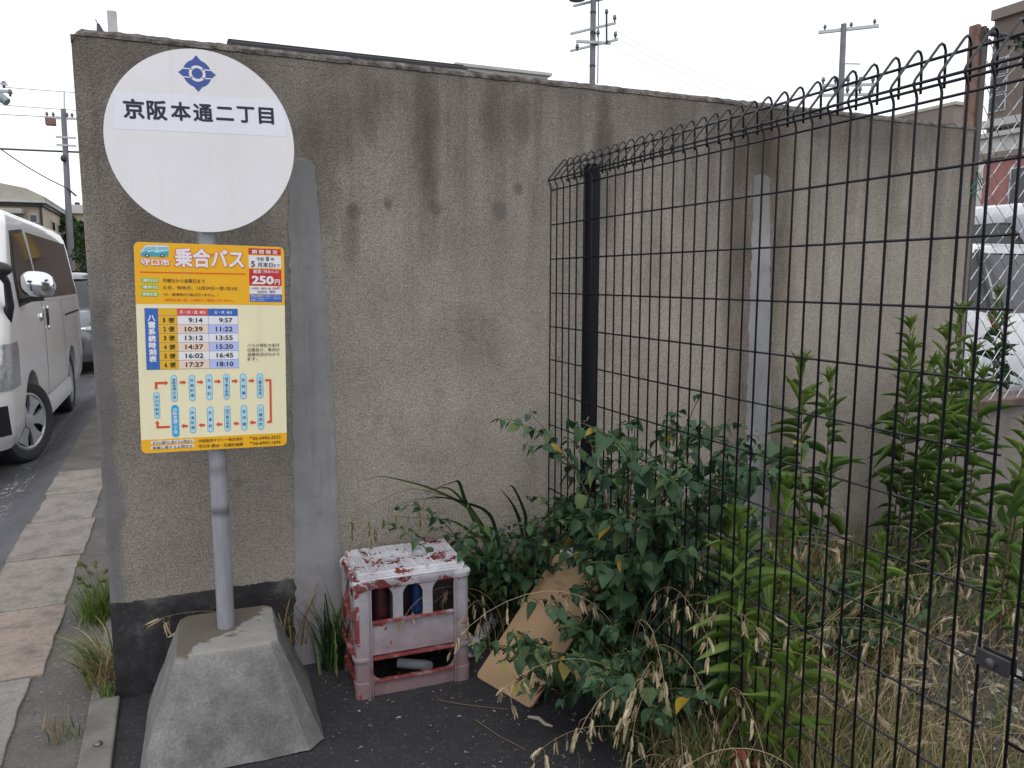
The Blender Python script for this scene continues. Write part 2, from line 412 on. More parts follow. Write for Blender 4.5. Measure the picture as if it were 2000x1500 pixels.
# ------------------------------------------------------------------ mesh helpers
ORG = {}
class MB:
    """collects geometry in world coordinates; build() links it as ONE mesh object"""
    def __init__(s, xf=None):
        s.v, s.f, s.m, s.mats, s.xf = [], [], [], [], xf
    def add(s, vs, fs, mat):
        if mat not in s.mats:
            s.mats.append(mat)
        k = s.mats.index(mat)
        b = len(s.v)
        if s.xf is not None:
            vs = [s.xf @ Vector(p) for p in vs]
        s.v.extend([tuple(p) for p in vs])
        s.f.extend([tuple(i + b for i in f) for f in fs])
        s.m.extend([k] * len(fs))
    def addnp(s, V, F, mat):
        s.add(V.tolist(), F, mat)
    def box(s, x0, x1, y0, y1, z0, z1, mat):
        s.add([(x0, y0, z0), (x1, y0, z0), (x1, y1, z0), (x0, y1, z0), (x0, y0, z1), (x1, y0, z1), (x1, y1, z1), (x0, y1, z1)],
              [(3, 2, 1, 0), (4, 5, 6, 7), (0, 1, 5, 4), (1, 2, 6, 5), (2, 3, 7, 6), (3, 0, 4, 7)], mat)
    def obox(s, a, b, half_w, half_h, mat, up=(0, 0, 1)):
        """bar from a to b with a rectangular section"""
        a, b = Vector(a), Vector(b)
        d = (b - a).normalized()
        sd = d.cross(Vector(up))
        if sd.length < 1e-4:
            sd = d.cross(Vector((1, 0, 0)))
        sd.normalize()
        u = sd.cross(d)
        vs = []
        for p in (a, b):
            for i, j in ((-1, -1), (1, -1), (1, 1), (-1, 1)):
                vs.append(p + sd * half_w * i + u * half_h * j)
        s.add(vs, [(3, 2, 1, 0), (4, 5, 6, 7), (0, 1, 5, 4), (1, 2, 6, 5), (2, 3, 7, 6), (3, 0, 4, 7)], mat)
    def tube(s, pts, rad, mat, n=6, caps=True):
        pts = [Vector(p) for p in pts]
        rads = rad if isinstance(rad, (list, tuple)) else [rad] * len(pts)
        vs, fs = [], []
        ref = None
        for i, p in enumerate(pts):
            d = (pts[min(i + 1, len(pts) - 1)] - pts[max(i - 1, 0)])
            d = d.normalized() if d.length > 1e-9 else Vector((0, 0, 1))
            if ref is None:
                ref = d.cross(Vector((.123, .94, .31)) if abs(d.y) < .8 else Vector((1, 0, .2))).normalized()
            else:
                ref = (ref - d * ref.dot(d))
                ref.normalize()
            u = d.cross(ref)
            for k in range(n):
                a = 2 * PI * k / n
                vs.append(p + (ref * math.cos(a) + u * math.sin(a)) * rads[i])
        for i in range(len(pts) - 1):
            for k in range(n):
                fs.append((i * n + k, i * n + (k + 1) % n, (i + 1) * n + (k + 1) % n, (i + 1) * n + k))
        if caps:
            fs.append(tuple(range(n - 1, -1, -1)))
            fs.append(tuple((len(pts) - 1) * n + k for k in range(n)))
        s.add(vs, fs, mat)
    def prism(s, poly, fn, t0, t1, mat):
        """polygon (a,b) swept between t0 and t1; fn(a,b,t) -> xyz"""
        n = len(poly)
        vs = [fn(a, b, t0) for a, b in poly] + [fn(a, b, t1) for a, b in poly]
        fs = [tuple(range(n)), tuple(range(2 * n - 1, n - 1, -1))]
        fs += [(i, i + n, (i + 1) % n + n, (i + 1) % n) for i in range(n)]
        s.add(vs, fs, mat)
    def loft(s, rings, mat, caps=True, closed=True):
        n = len(rings[0])
        vs = [p for r in rings for p in r]
        fs = []
        for i in range(len(rings) - 1):
            for k in range(n if closed else n - 1):
                fs.append((i * n + k, i * n + (k + 1) % n, (i + 1) * n + (k + 1) % n, (i + 1) * n + k))
        if caps:
            fs.append(tuple(range(n - 1, -1, -1)))
            fs.append(tuple((len(rings) - 1) * n + k for k in range(n)))
        s.add(vs, fs, mat)
    def ball(s, c, r, mat, nu=10, nv=7, jit=0.0, rg=None):
        c = Vector(c)
        r = r if isinstance(r, (tuple, list)) else (r, r, r)
        rings = []
        for j in range(nv + 1):
            t = PI * j / nv
            rr = max(math.sin(t), .02)
            rings.append([c + Vector((r[0] * rr * math.cos(2 * PI * k / nu), r[1] * rr * math.sin(2 * PI * k / nu), -r[2] * math.cos(t))) * (1 + (rg.uniform(-jit, jit) if jit else 0)) if not jit else
                          c + Vector((r[0] * rr * math.cos(2 * PI * k / nu), r[1] * rr * math.sin(2 * PI * k / nu), -r[2] * math.cos(t))) * (1 + rg.uniform(-jit, jit)) for k in range(nu)])
        s.loft(rings, mat)
    def build(s, name, parent=None, smooth=False, bevel=0.0, auto=None, origin=None):
        me = bpy.data.meshes.new(name)
        og = Vector(ORG.get(parent.name, (0, 0, 0))) if parent else (Vector(origin) if origin else Vector((0, 0, 0)))
        vs = [(a - og.x, b - og.y, c - og.z) for a, b, c in s.v] if og.length > 0 else s.v
        me.from_pydata(vs, [], s.f)
        for m in s.mats:
            me.materials.append(M[m] if isinstance(m, str) else m)
        me.polygons.foreach_set('material_index', s.m)
        if smooth:
            me.polygons.foreach_set('use_smooth', [True] * len(s.f))
        me.update()
        o = bpy.data.objects.new(name, me)
        col.objects.link(o)
        if parent:
            o.parent = parent
            ORG[o.name] = tuple(og)
        else:
            o.location = og
            ORG[o.name] = tuple(og)
        if auto:
            me.set_sharp_from_angle(angle=R(auto))
        if bevel:
            b = o.modifiers.new('bevel', 'BEVEL')
            b.width = bevel
            b.segments = 2
            b.limit_method = 'ANGLE'
            b.angle_limit = R(40)
        return o

def tag(o, label, cat, group=None, kind=None):
    o['label'] = label
    o['category'] = cat
    if group:
        o['group'] = group
    if kind:
        o['kind'] = kind
    return o

def thing(name, label, cat, loc, group=None):
    o = bpy.data.objects.new(name, None)
    o.empty_display_size = .1
    col.objects.link(o)
    o.location = loc
    ORG[o.name] = tuple(loc)
    return tag(o, label, cat, group)

def structure(mb, name, **kw):
    o = mb.build(name, **kw)
    o['kind'] = 'structure'
    return o

def grid(mb, x0, x1, y0, y1, nx, ny, zf, mat):
    vs = [(x0 + (x1 - x0) * i / nx, y0 + (y1 - y0) * j / ny) for j in range(ny + 1) for i in range(nx + 1)]
    vs = [(x, y, zf(x, y)) for x, y in vs]
    fs = [(j * (nx + 1) + i, j * (nx + 1) + i + 1, (j + 1) * (nx + 1) + i + 1, (j + 1) * (nx + 1) + i) for j in range(ny) for i in range(nx)]
    mb.add(vs, fs, mat)

def nz(x, y, z=0.0, s=1.0):
    return noise.noise(Vector((x * s, y * s, z * s)))

# ------------------------------------------------------------------ ground, road, pavement
mb = MB()
mb.add([(-600, -200, -.16), (600, -200, -.16), (600, 1500, -.16), (-600, 1500, -.16)], [(0, 1, 2, 3)], 'far_ground')
structure(mb, 'ground')
mb = MB()
road_z = lambda x, y: -.102 + .098 * min(1, max(0, (x + 1.05) / .23))
grid(mb, -9, -1.05, -6, 120, 8, 40, road_z, 'road')
grid(mb, -1.05, -.80, -6, 120, 3, 40, road_z, 'road')
structure(mb, 'road')
M['worn_paint'] = None
def worn_paint():
    q = NT('worn_road_paint')
    c = q.ramp(q.noise(14, 6, .6), [(.3, (.24, .24, .25)), (.7, (.40, .40, .42))])
    tr = q.n('ShaderNodeBsdfTransparent')
    ms = q.n('ShaderNodeMixShader')
    f = q.math('MULTIPLY', q.ramp(q.noise(30, 8, .8, q.mapped((1, .55, 1))), [(.50, 0.0), (.60, 1.0)]), q.ramp(q.noise(1.6, 4), [(.40, .15), (.62, .9)]))
    m = q.fin(c, .7, 0, .3)
    q.l(f, ms.inputs[0]); q.l(tr.outputs[0], ms.inputs[1]); q.l(q.b.outputs[0], ms.inputs[2]); q.l(ms.outputs[0], q.out.inputs[0])
    return m
M['worn_paint'] = worn_paint()
mb = MB()
grid(mb, -1.13, -.97, -2, 60, 2, 40, lambda x, y: road_z(x, y) + .004, 'worn_paint')
o = structure(mb, 'road_marking')
mb = MB()
ys = [6.02, 5.38, 4.77, 4.14, 3.50, 2.87, 2.25, 1.63, 1.0, .4, -.3, -1]
for i in range(len(ys) - 1):
    y1, y0 = ys[i] - .006, ys[i + 1] + .006
    xl, xr = -.785 + rng.uniform(-.012, .012), -.475 + rng.uniform(-.015, .015)
    if i >= 5:
        xl, xr = -.60, -.50
        if i > 5:
            xl, xr = -.80, -.52
    n = 6
    ring = [(xl, y0), (xr, y0)] + [(xr + rng.uniform(-.006, .006), y0 + (y1 - y0) * k / n) for k in range(1, n)] + [(xr, y1), (xl, y1)] + [(xl + rng.uniform(-.006, .006), y1 + (y0 - y1) * k / n) for k in range(1, n)]
    mb.prism(ring, lambda a, b, t: (a, b, t), .004 + rng.uniform(0, .004), -.05, 'slab')
structure(mb, 'pavement', bevel=.004)
mb = MB()
grid(mb, -.80, -.235, -6, 40, 12, 160, lambda x, y: -.004 + .004 * nz(x, y, 0, 5) , 'dirt')
structure(mb, 'pavement_strip')
mb = MB()
grid(mb, -.235, 1.24, -6, 2.62, 60, 200, lambda x, y: .003 * nz(x, y, 3, 3), 'lot')
structure(mb, 'asphalt_yard')
mb = MB()
grid(mb, -.235, 14, 2.76, 40, 4, 4, lambda x, y: 0, 'far_ground')
structure(mb, 'back_yard')
def soil_z(x, y):
    e = min(1, max(0, (x - 1.2) / .3))
    return .006 + e * (.035 + .03 * nz(x, y, 0, 2.3) + .015 * nz(x, y, 5, 7))
mb = MB()
grid(mb, 1.15, 9, -1, 2.62, 120, 60, soil_z, 'soil')
structure(mb, 'weedy_soil')
# kerb along the edge of the yard
kt = thing('edging_kerb', 'narrow grey concrete edging strip at the foot of the wall corner', 'kerb', (-.27, 1.5, 0))
y = -1.5
while y < 2.6:
    mb = MB()
    y1 = min(y + .6, 2.606)
    mb.box(-.305, -.222, y + .003, y1 - .003, -.05, .018, 'kerb')
    mb.build('kerb_stone', kt, bevel=.006)
    y += .6
mb = MB()
mb.box(-.305, -.237, 2.61, 5.4, -.05, .017, 'kerb'); mb.build('kerb_stone', kt, bevel=.006)
mb = MB(); mb.ball((-.262, 2.33, .02), (.013, .013, .007), 'bolt', 10, 6); mb.build('survey_pin', kt, smooth=True)

# ------------------------------------------------------------------ the concrete wall
WY = 2.613
wt = thing('concrete_wall', 'tall grey brown stucco wall with dark rain streaks and two smooth mortar strips', 'wall', (0, WY + .08, 0))
mb = MB()
mb.box(-.233, 3.42, WY, WY + .15, -.05, 1.986, 'stucco')
mb.build('wall_body', wt, bevel=.01)
mb = MB()
rings = []
nseg = 260
for i in range(nseg + 1):
    x = -.233 + 3.653 * i / nseg
    j = lambda k: .003 * nz(x, k, 0, 9) + .003 * nz(x, k, 2, 40)
    drop = -.035 * max(0, 1 - (x + .233) / .03) ** 2
    rings.append([(x, WY - .003 + j(1) * .5, 1.980 + .8 * j(5)), (x, WY - .001 + j(1), 1.990 + drop), (x, WY + .018 + j(2), 2.004 + j(3) + drop), (x, WY + .13, 2.006 + j(4) + drop), (x, WY + .152, 1.98)])
mb.loft(rings, 'coping', True, True)
mb.build('coping', wt, smooth=True, auto=40)
def strip(name, pts_l, pts_r, z_top_round, mat, th, lab=None):
    """vertical repair strip: pts are (z, x) left and right edges, low to high"""
    mb = MB()
    def interp(p, z):
        for (z0, a), (z1, b) in zip(p, p[1:]):
            if z <= z1:
                return a + (b - a) * (z - z0) / (z1 - z0)
        return p[-1][1]
    z0, z1 = pts_l[0][0], pts_l[-1][0]
    n = 150
    fr = []
    zs = [z0 + (z1 - z_top_round - z0) * i / n for i in range(n)] + [z1 - z_top_round * (1 - math.sin(PI / 2 * i / 14)) for i in range(15)]
    for z in zs:
        a, b = interp(pts_l, z), interp(pts_r, z)
        a += .007 * nz(z, 1, 0, 14) + .007 * nz(z, 1, 0, 45); b += .007 * nz(z, 2, 0, 14) + .007 * nz(z, 2, 0, 45)
        e = z1 - z
        if e < z_top_round:
            k = 1 - math.sqrt(max(0, 1 - (1 - e / z_top_round) ** 2))
            m_ = (a + b) / 2
            a, b = a + (m_ - a) * k, b + (m_ - b) * k
        fr.append([(a, WY + .004, z), (a + .003, WY - th, z), ((a + b) / 2, WY - th - .0015, z), (b - .003, WY - th, z), (b, WY + .004, z)])
    mb.loft(fr, mat, True, True)
    return mb.build(name, wt, smooth=True, auto=35)
strip('mortar_strip', [(0, .300), (.31, .318), (1.0, .332), (1.68, .343)], [(0, .50), (.4, .475), (1.1, .462), (1.68, .430)], .03, 'mortar', .004)
strip('mortar_strip', [(.0, 2.18), (.65, 2.172), (1.72, 2.160)], [(.0, 2.33), (.65, 2.308), (1.72, 2.245)], .018, 'mortar', .004)
mb = MB()
n = 60
top = [(-.2335 + .57 * i / n, .312 + .006 * nz(i * .3, 0, 0, 1) + .003 * nz(i * .9, 3, 0, 1)) for i in range(n + 1)]
vs = []
fs = []
for i, (x, z) in enumerate(top):
    vs += [(x, WY + .003, -.02), (x, WY - .004, -.02), (x, WY - .004, z - .004), (x, WY + .003, z)]
for i in range(n):
    a, b = i * 4, i * 4 + 4
    fs += [(a + 1, b + 1, b + 2, a + 2), (a + 2, b + 2, b + 3, a + 3)]
fs += [(0, 1, 2, 3), (n * 4 + 3, n * 4 + 2, n * 4 + 1, n * 4)]
mb.add(vs, fs, 'plinth')
mb.build('plinth', wt)
BOARD = [
('r', 'header_panel', [-193.0, 121.7, 196.3, 292.7], 'orange', 1, 'top'),
('p', 'header_panel', [[-179.3, 207.8], [87.8, 209.0], [87.7, 205.1], [-179.4, 203.9]], 'rule', 2),
('t', 'header_lettering', '守口市', [-178.4, 222.4, -103.7, 243.5], 'outline', 0.11, 0),
('t', 'header_lettering', '守口市', [-176.7, 223.7, -105.4, 242.1], 'white', 0.05, 0),
('t', 'header_lettering', '乗合バス', [-95.5, 220.0, 86.1, 275.2], 'outline', 0.085, 0),
('t', 'header_lettering', '乗合バス', [-93.4, 221.6, 83.8, 273.6], 'white', 0.045, 0),
('r', 'header_panel', [-178.2, 178.3, -133.6, 190.7], 'green', 2, 999),
('t', 'header_lettering', '運行日', [-173.6, 180.1, -138.1, 188.4], 'white', 0.03, 0),
('r', 'header_panel', [-178.8, 160.4, -134.2, 173.0], 'green', 2, 999),
('t', 'header_lettering', '運休日', [-174.2, 162.4, -138.7, 170.7], 'white', 0.03, 0),
('r', 'header_panel', [-179.4, 141.4, -134.8, 154.1], 'green', 2, 999),
('t', 'header_lettering', '乗車定員', [-174.8, 143.4, -139.3, 151.7], 'white', 0.03, 0),
('t', 'header_lettering', '月曜日から金曜日まで', [-125.1, 179.9, -19.0, 190.6], 'black', 0.008, 0),
('t', 'header_lettering', '土日、祝休日、12月29日〜翌1月3日', [-125.7, 161.7, 64.0, 171.6], 'black', 0.008, 0),
('t', 'header_lettering', '9人（乗車時の介助は行いません。）', [-123.5, 143.5, 14.9, 152.5], 'black', 0.006, 0),
('t', 'header_lettering', '※乗車定員に達した場合はご乗車になれません。', [-122.4, 129.7, 55.9, 137.8], 'rule', 0.008, 0),
('r', 'fare_box', [96.4, 262.4, 183.3, 278.9], 'red', 2, 0),
('r', 'fare_box', [96.4, 225.0, 183.6, 259.0], 'white', 2, 0),
('r', 'fare_box', [96.8, 176.1, 183.8, 221.7], 'red', 2, 0),
('r', 'fare_box', [97.3, 153.1, 184.4, 174.0], 'white', 2, 0),
('r', 'fare_box', [97.5, 130.4, 184.8, 151.3], 'blue', 2, 0),
('t', 'fare_box', '期 間 限 定', [105.2, 264.2, 174.8, 275.3], 'white', 0.03, 0),
('t', 'fare_box', '令和', [117.0, 244.7, 136.9, 255.3], 'black', 0.01, 0),
('t', 'fare_box', '8', [142.7, 245.0, 151.0, 257.6], 'black', 0.02, 0),
('t', 'fare_box', '年', [155.2, 245.9, 165.5, 255.1], 'black', 0.01, 0),
('t', 'fare_box', '5', [102.2, 227.7, 113.3, 243.6], 'black', 0.02, 0),
('t', 'fare_box', '月末日', [119.8, 227.4, 160.5, 241.0], 'black', 0.02, 0),
('t', 'fare_box', 'まで', [162.9, 228.8, 180.2, 237.5], 'black', 0.01, 0),
('t', 'fare_box', '運賃', [107.1, 209.9, 129.2, 220.1], 'white', 0.02, 0),
('t', 'fare_box', '（現金のみ）', [132.7, 210.9, 177.5, 219.6], 'white', 0.01, 0),
('t', 'fare_box', '250', [103.2, 179.5, 162.9, 203.3], 'white', 0.06, 0),
('t', 'fare_box', '円', [165.2, 179.8, 179.7, 194.0], 'white', 0.04, 0),
('t', 'fare_box', '小学生・障がい者', [102.2, 164.6, 154.3, 171.4], 'black', 0.01, 0),
('t', 'fare_box', '100円', [157.8, 165.7, 180.4, 172.5], 'red', 0.02, 0),
('t', 'fare_box', '未就学児', [117.7, 155.4, 143.5, 161.8], 'black', 0.01, 0),
('t', 'fare_box', '無料', [150.8, 155.6, 167.1, 163.4], 'blue', 0.02, 0),
('t', 'fare_box', '運賃は乗車時にお支払いください。', [100.0, 144.6, 181.2, 150.0], 'white', 0.0, 0),
('t', 'fare_box', 'おつりが出ないよう、ご協力を', [99.9, 138.3, 181.2, 143.6], 'white', 0.0, 0),
('t', 'fare_box', 'お願いします。', [99.7, 132.0, 139.5, 137.4], 'white', 0.0, 0),
('r', 'timetable', [-171.9, -55.3, 64.5, 110.6], 'line', 2, 0),
('r', 'timetable', [-171.9, -55.3, -139.2, 110.6], 'blue', 3, 0),
('t', 'timetable', '八雲系統時刻表', [-164.4, -35.8, -146.3, 93.9], 'white', 0.05, 1),
('r', 'timetable', [-138.6, 91.3, -92.0, 110.1], 'ochre', 3, 0),
('r', 'timetable', [-91.6, 91.3, -12.9, 110.1], 'coral', 3, 0),
('r', 'timetable', [-12.4, 91.3, 64.3, 110.1], 'blue', 3, 0),
('t', 'timetable', '月・水・金', [-85.0, 95.8, -39.8, 105.3], 'white', 0.03, 0),
('t', 'timetable', '曜日', [-34.3, 96.3, -19.9, 103.4], 'white', 0.02, 0),
('t', 'timetable', '火・木', [3.2, 95.8, 29.7, 105.3], 'white', 0.03, 0),
('t', 'timetable', '曜日', [35.2, 96.3, 48.4, 103.4], 'white', 0.02, 0),
('r', 'timetable', [-138.6, 67.0, -92.0, 90.3], 'ochre', 3, 0),
('r', 'timetable', [-91.4, 67.0, -13.1, 90.3], 'white', 3, 0),
('r', 'timetable', [-12.2, 67.0, 64.1, 90.3], 'white', 3, 0),
('t', 'timetable', '1', [-126.9, 72.3, -122.5, 85.1], 'black', 0.04, 0),
('t', 'timetable', '便', [-114.1, 71.5, -98.7, 85.8], 'black', 0.03, 0),
('t', 'timetable', '9:14', [-63.4, 72.0, -27.6, 85.3], 'black', 0.03, 0),
('t', 'timetable', '9:57', [14.9, 72.0, 50.0, 85.3], 'black', 0.03, 0),
('r', 'timetable', [-138.6, 42.8, -92.0, 66.1], 'ochre', 3, 0),
('r', 'timetable', [-91.4, 42.8, -13.1, 66.1], 'peach', 3, 0),
('r', 'timetable', [-12.2, 42.8, 64.1, 66.1], 'periwinkle', 3, 0),
('t', 'timetable', '2', [-126.9, 48.0, -120.7, 60.8], 'black', 0.04, 0),
('t', 'timetable', '便', [-114.1, 47.3, -98.7, 61.6], 'black', 0.03, 0),
('t', 'timetable', '10:39', [-73.5, 47.7, -27.6, 61.1], 'black', 0.03, 0),
('t', 'timetable', '11:22', [6.1, 47.7, 50.0, 61.1], 'black', 0.03, 0),
('r', 'timetable', [-138.6, 18.5, -92.0, 41.8], 'ochre', 3, 0),
('r', 'timetable', [-91.4, 18.5, -13.1, 41.8], 'white', 3, 0),
('r', 'timetable', [-12.2, 18.5, 64.1, 41.8], 'white', 3, 0),
('t', 'timetable', '3', [-126.9, 23.7, -120.7, 36.6], 'black', 0.04, 0),
('t', 'timetable', '便', [-114.1, 23.0, -98.7, 37.3], 'black', 0.03, 0),
('t', 'timetable', '13:12', [-73.5, 23.5, -27.6, 36.8], 'black', 0.03, 0),
('t', 'timetable', '13:55', [6.1, 23.5, 50.0, 36.8], 'black', 0.03, 0),
('r', 'timetable', [-138.6, -6.3, -92.0, 17.5], 'ochre', 3, 0),
('r', 'timetable', [-91.4, -6.3, -13.1, 17.5], 'peach', 3, 0),
('r', 'timetable', [-12.2, -6.3, 64.1, 17.5], 'periwinkle', 3, 0),
('t', 'timetable', '4', [-126.9, -0.8, -120.7, 12.1], 'black', 0.04, 0),
('t', 'timetable', '便', [-114.1, -1.5, -98.7, 12.8], 'black', 0.03, 0),
('t', 'timetable', '14:37', [-73.5, -1.0, -27.6, 12.3], 'black', 0.03, 0),
('t', 'timetable', '15:20', [6.1, -1.0, 50.0, 12.3], 'black', 0.03, 0),
('r', 'timetable', [-138.6, -30.5, -92.0, -7.2], 'ochre', 3, 0),
('r', 'timetable', [-91.4, -30.5, -13.1, -7.2], 'white', 3, 0),
('r', 'timetable', [-12.2, -30.5, 64.1, -7.2], 'white', 3, 0),
('t', 'timetable', '5', [-126.9, -25.3, -120.7, -12.5], 'black', 0.04, 0),
('t', 'timetable', '便', [-114.1, -26.0, -98.7, -11.7], 'black', 0.03, 0),
('t', 'timetable', '16:02', [-73.5, -25.5, -27.6, -12.2], 'black', 0.03, 0),
('t', 'timetable', '16:45', [6.1, -25.5, 50.0, -12.2], 'black', 0.03, 0),
('r', 'timetable', [-138.6, -54.8, -92.0, -31.5], 'ochre', 3, 0),
('r', 'timetable', [-91.4, -54.8, -13.1, -31.5], 'peach', 3, 0),
('r', 'timetable', [-12.2, -54.8, 64.1, -31.5], 'periwinkle', 3, 0),
('t', 'timetable', '6', [-126.9, -49.6, -120.7, -36.7], 'black', 0.04, 0),
('t', 'timetable', '便', [-114.1, -50.3, -98.7, -36.0], 'black', 0.03, 0),
('t', 'timetable', '17:27', [-73.5, -49.8, -27.6, -36.5], 'black', 0.03, 0),
('t', 'timetable', '18:10', [6.1, -49.8, 50.0, -36.5], 'black', 0.03, 0),
('t', 'notice_lettering', 'バスの現在の走行', [87.9, 3.0, 175.5, 12.9], 'black', 0.006, 0),
('t', 'notice_lettering', '位置及び、車内の', [87.7, -9.6, 175.3, 0.3], 'black', 0.006, 0),
('t', 'notice_lettering', '混雑状況がわかり', [87.4, -22.8, 175.1, -12.8], 'black', 0.006, 0),
('t', 'notice_lettering', 'ます。', [87.1, -35.1, 114.8, -25.3], 'black', 0.006, 0),
('r', 'route_map', [-112.5, -145.1, -97.2, -71.3], 'capline', 2, 999),
('r', 'route_map', [-111.2, -143.6, -98.4, -72.8], 'sky', 3, 999),
('t', 'route_map', '京阪本通二丁目', [-109.2, -136.6, -100.5, -80.2], 'navy', 0.012, 1),
('r', 'route_map', [-67.4, -144.5, -51.6, -71.3], 'capline', 2, 999),
('r', 'route_map', [-66.1, -142.9, -52.9, -72.7], 'sky', 3, 999),
('t', 'route_map', '外島町南', [-64.0, -135.9, -55.1, -80.2], 'navy', 0.012, 1),
('r', 'route_map', [-23.2, -144.2, -6.9, -70.4], 'capline', 2, 999),
('r', 'route_map', [-21.9, -142.7, -8.3, -71.9], 'sky', 3, 999),
('t', 'route_map', '外島町', [-19.6, -135.5, -10.6, -79.4], 'navy', 0.012, 1),
('r', 'route_map', [22.0, -144.2, 38.7, -71.1], 'capline', 2, 999),
('r', 'route_map', [23.3, -142.7, 37.4, -72.6], 'sky', 3, 999),
('t', 'route_map', '旧下島小学校', [25.7, -135.5, 34.9, -80.1], 'navy', 0.012, 1),
('r', 'route_map', [66.5, -144.7, 83.7, -71.4], 'capline', 2, 999),
('r', 'route_map', [67.9, -143.1, 82.3, -73.0], 'sky', 3, 999),
('t', 'route_map', '吉祥橋', [70.4, -135.9, 79.7, -80.6], 'navy', 0.012, 1),
('r', 'route_map', [111.5, -144.6, 129.1, -71.6], 'capline', 2, 999),
('r', 'route_map', [112.9, -143.1, 127.7, -73.1], 'sky', 3, 999),
('t', 'route_map', '八雲北住宅', [115.5, -135.7, 125.0, -80.8], 'navy', 0.012, 1),
('r', 'route_map', [-68.0, -235.0, -52.1, -161.6], 'capline', 2, 999),
('r', 'route_map', [-66.7, -233.5, -53.4, -163.1], 'sky', 3, 999),
('t', 'route_map', '外島町南', [-64.5, -226.2, -55.6, -170.7], 'navy', 0.012, 1),
('r', 'route_map', [-22.6, -235.1, -6.2, -161.5], 'capline', 2, 999),
('r', 'route_map', [-21.3, -233.5, -7.5, -163.0], 'sky', 3, 999),
('t', 'route_map', '外島町', [-19.0, -226.2, -9.9, -170.7], 'navy', 0.012, 1),
('r', 'route_map', [22.2, -235.0, 39.0, -161.4], 'capline', 2, 999),
('r', 'route_map', [23.5, -233.5, 37.6, -162.9], 'sky', 3, 999),
('t', 'route_map', '旧下島小学校', [25.9, -226.1, 35.2, -170.7], 'navy', 0.012, 1),
('r', 'route_map', [66.7, -234.4, 84.0, -161.0], 'capline', 2, 999),
('r', 'route_map', [68.1, -232.9, 82.6, -162.5], 'sky', 3, 999),
('t', 'route_map', '吉祥橋', [70.6, -225.4, 80.0, -170.3], 'navy', 0.012, 1),
('r', 'route_map', [111.7, -235.3, 129.4, -161.3], 'capline', 2, 999),
('r', 'route_map', [113.1, -233.7, 128.0, -162.8], 'sky', 3, 999),
('t', 'route_map', '八雲西町', [115.7, -226.2, 125.3, -170.7], 'navy', 0.012, 1),
('r', 'route_map', [-157.2, -190.2, -142.3, -116.1], 'capline', 2, 999),
('r', 'route_map', [-156.0, -188.7, -143.6, -117.5], 'sky', 3, 999),
('t', 'route_map', '守口市駅前', [-154.1, -181.7, -145.5, -124.9], 'navy', 0.012, 1),
('r', 'route_map', [-113.9, -243.7, -95.4, -153.4], 'cyan', 3, 999),
('t', 'route_map', '京阪本通二丁目', [-110.2, -234.8, -99.2, -162.5], 'white', 0.03, 1),
('p', 'route_map', [[-90.7, -88.7], [-81.4, -89.0], [-81.3, -85.3], [-74.0, -92.3], [-81.7, -98.8], [-81.6, -95.2], [-90.9, -94.9]], 'arrow', 2),
('p', 'route_map', [[-46.1, -89.2], [-36.9, -89.5], [-36.8, -85.9], [-29.4, -92.9], [-37.2, -99.5], [-37.1, -95.8], [-46.3, -95.5]], 'arrow', 2),
('p', 'route_map', [[-1.0, -88.8], [8.3, -89.1], [8.4, -85.4], [16.0, -92.5], [8.1, -99.1], [8.2, -95.4], [-1.2, -95.2]], 'arrow', 2),
('p', 'route_map', [[44.6, -88.9], [53.6, -89.1], [53.7, -85.4], [61.4, -92.5], [53.4, -99.2], [53.4, -95.5], [44.4, -95.3]], 'arrow', 2),
('p', 'route_map', [[89.5, -89.1], [97.9, -89.4], [98.0, -85.6], [105.9, -92.8], [97.7, -99.5], [97.8, -95.8], [89.3, -95.6]], 'arrow', 2),
('p', 'route_map', [[-90.3, -213.4], [-82.6, -207.0], [-82.7, -210.6], [-73.8, -211.1], [-74.0, -217.4], [-82.9, -217.0], [-83.0, -220.6]], 'arrow', 2),
('p', 'route_map', [[-45.6, -213.3], [-37.8, -206.8], [-37.9, -210.4], [-29.1, -210.9], [-29.2, -217.3], [-38.0, -216.8], [-38.1, -220.5]], 'arrow', 2),
('p', 'route_map', [[-0.2, -213.3], [7.8, -206.8], [7.7, -210.5], [16.4, -210.9], [16.3, -217.4], [7.5, -216.9], [7.4, -220.7]], 'arrow', 2),
('p', 'route_map', [[45.5, -213.1], [53.6, -206.5], [53.5, -210.3], [61.4, -210.7], [61.3, -217.2], [53.4, -216.8], [53.3, -220.5]], 'arrow', 2),
('p', 'route_map', [[89.6, -212.6], [97.8, -205.9], [97.7, -209.7], [106.7, -210.1], [106.6, -216.7], [97.6, -216.2], [97.5, -220.0]], 'arrow', 2),
('p', 'route_map', [[-153.3, -108.8], [-152.7, -88.6], [-127.2, -89.3], [-127.1, -85.3], [-119.2, -92.4], [-127.5, -99.1], [-127.4, -95.8], [-146.2, -95.2], [-146.7, -109.0]], 'arrow', 2),
('p', 'route_map', [[134.4, -89.1], [151.8, -89.6], [151.6, -216.2], [145.4, -215.8], [145.3, -219.1], [135.3, -213.3], [145.5, -207.7], [145.5, -210.3], [145.7, -95.7], [134.3, -95.4]], 'arrow', 2),
('p', 'route_map', [[-118.9, -211.2], [-119.1, -217.5], [-152.7, -217.5], [-152.9, -203.7], [-156.4, -203.5], [-150.5, -195.4], [-144.0, -203.7], [-146.6, -203.5], [-146.7, -211.0]], 'arrow', 2),
('r', 'footer_panel', [-197.0, -281.9, 197.4, -247.6], 'orange', 1, 'bottom'),
('r', 'footer_panel', [-168.7, -261.4, -57.6, -252.2], 'white', 2, 999),
('t', 'footer_lettering', '当日の運行に関するお問合せ', [-164.0, -261.7, -62.1, -252.9], 'black', 0.01, 0),
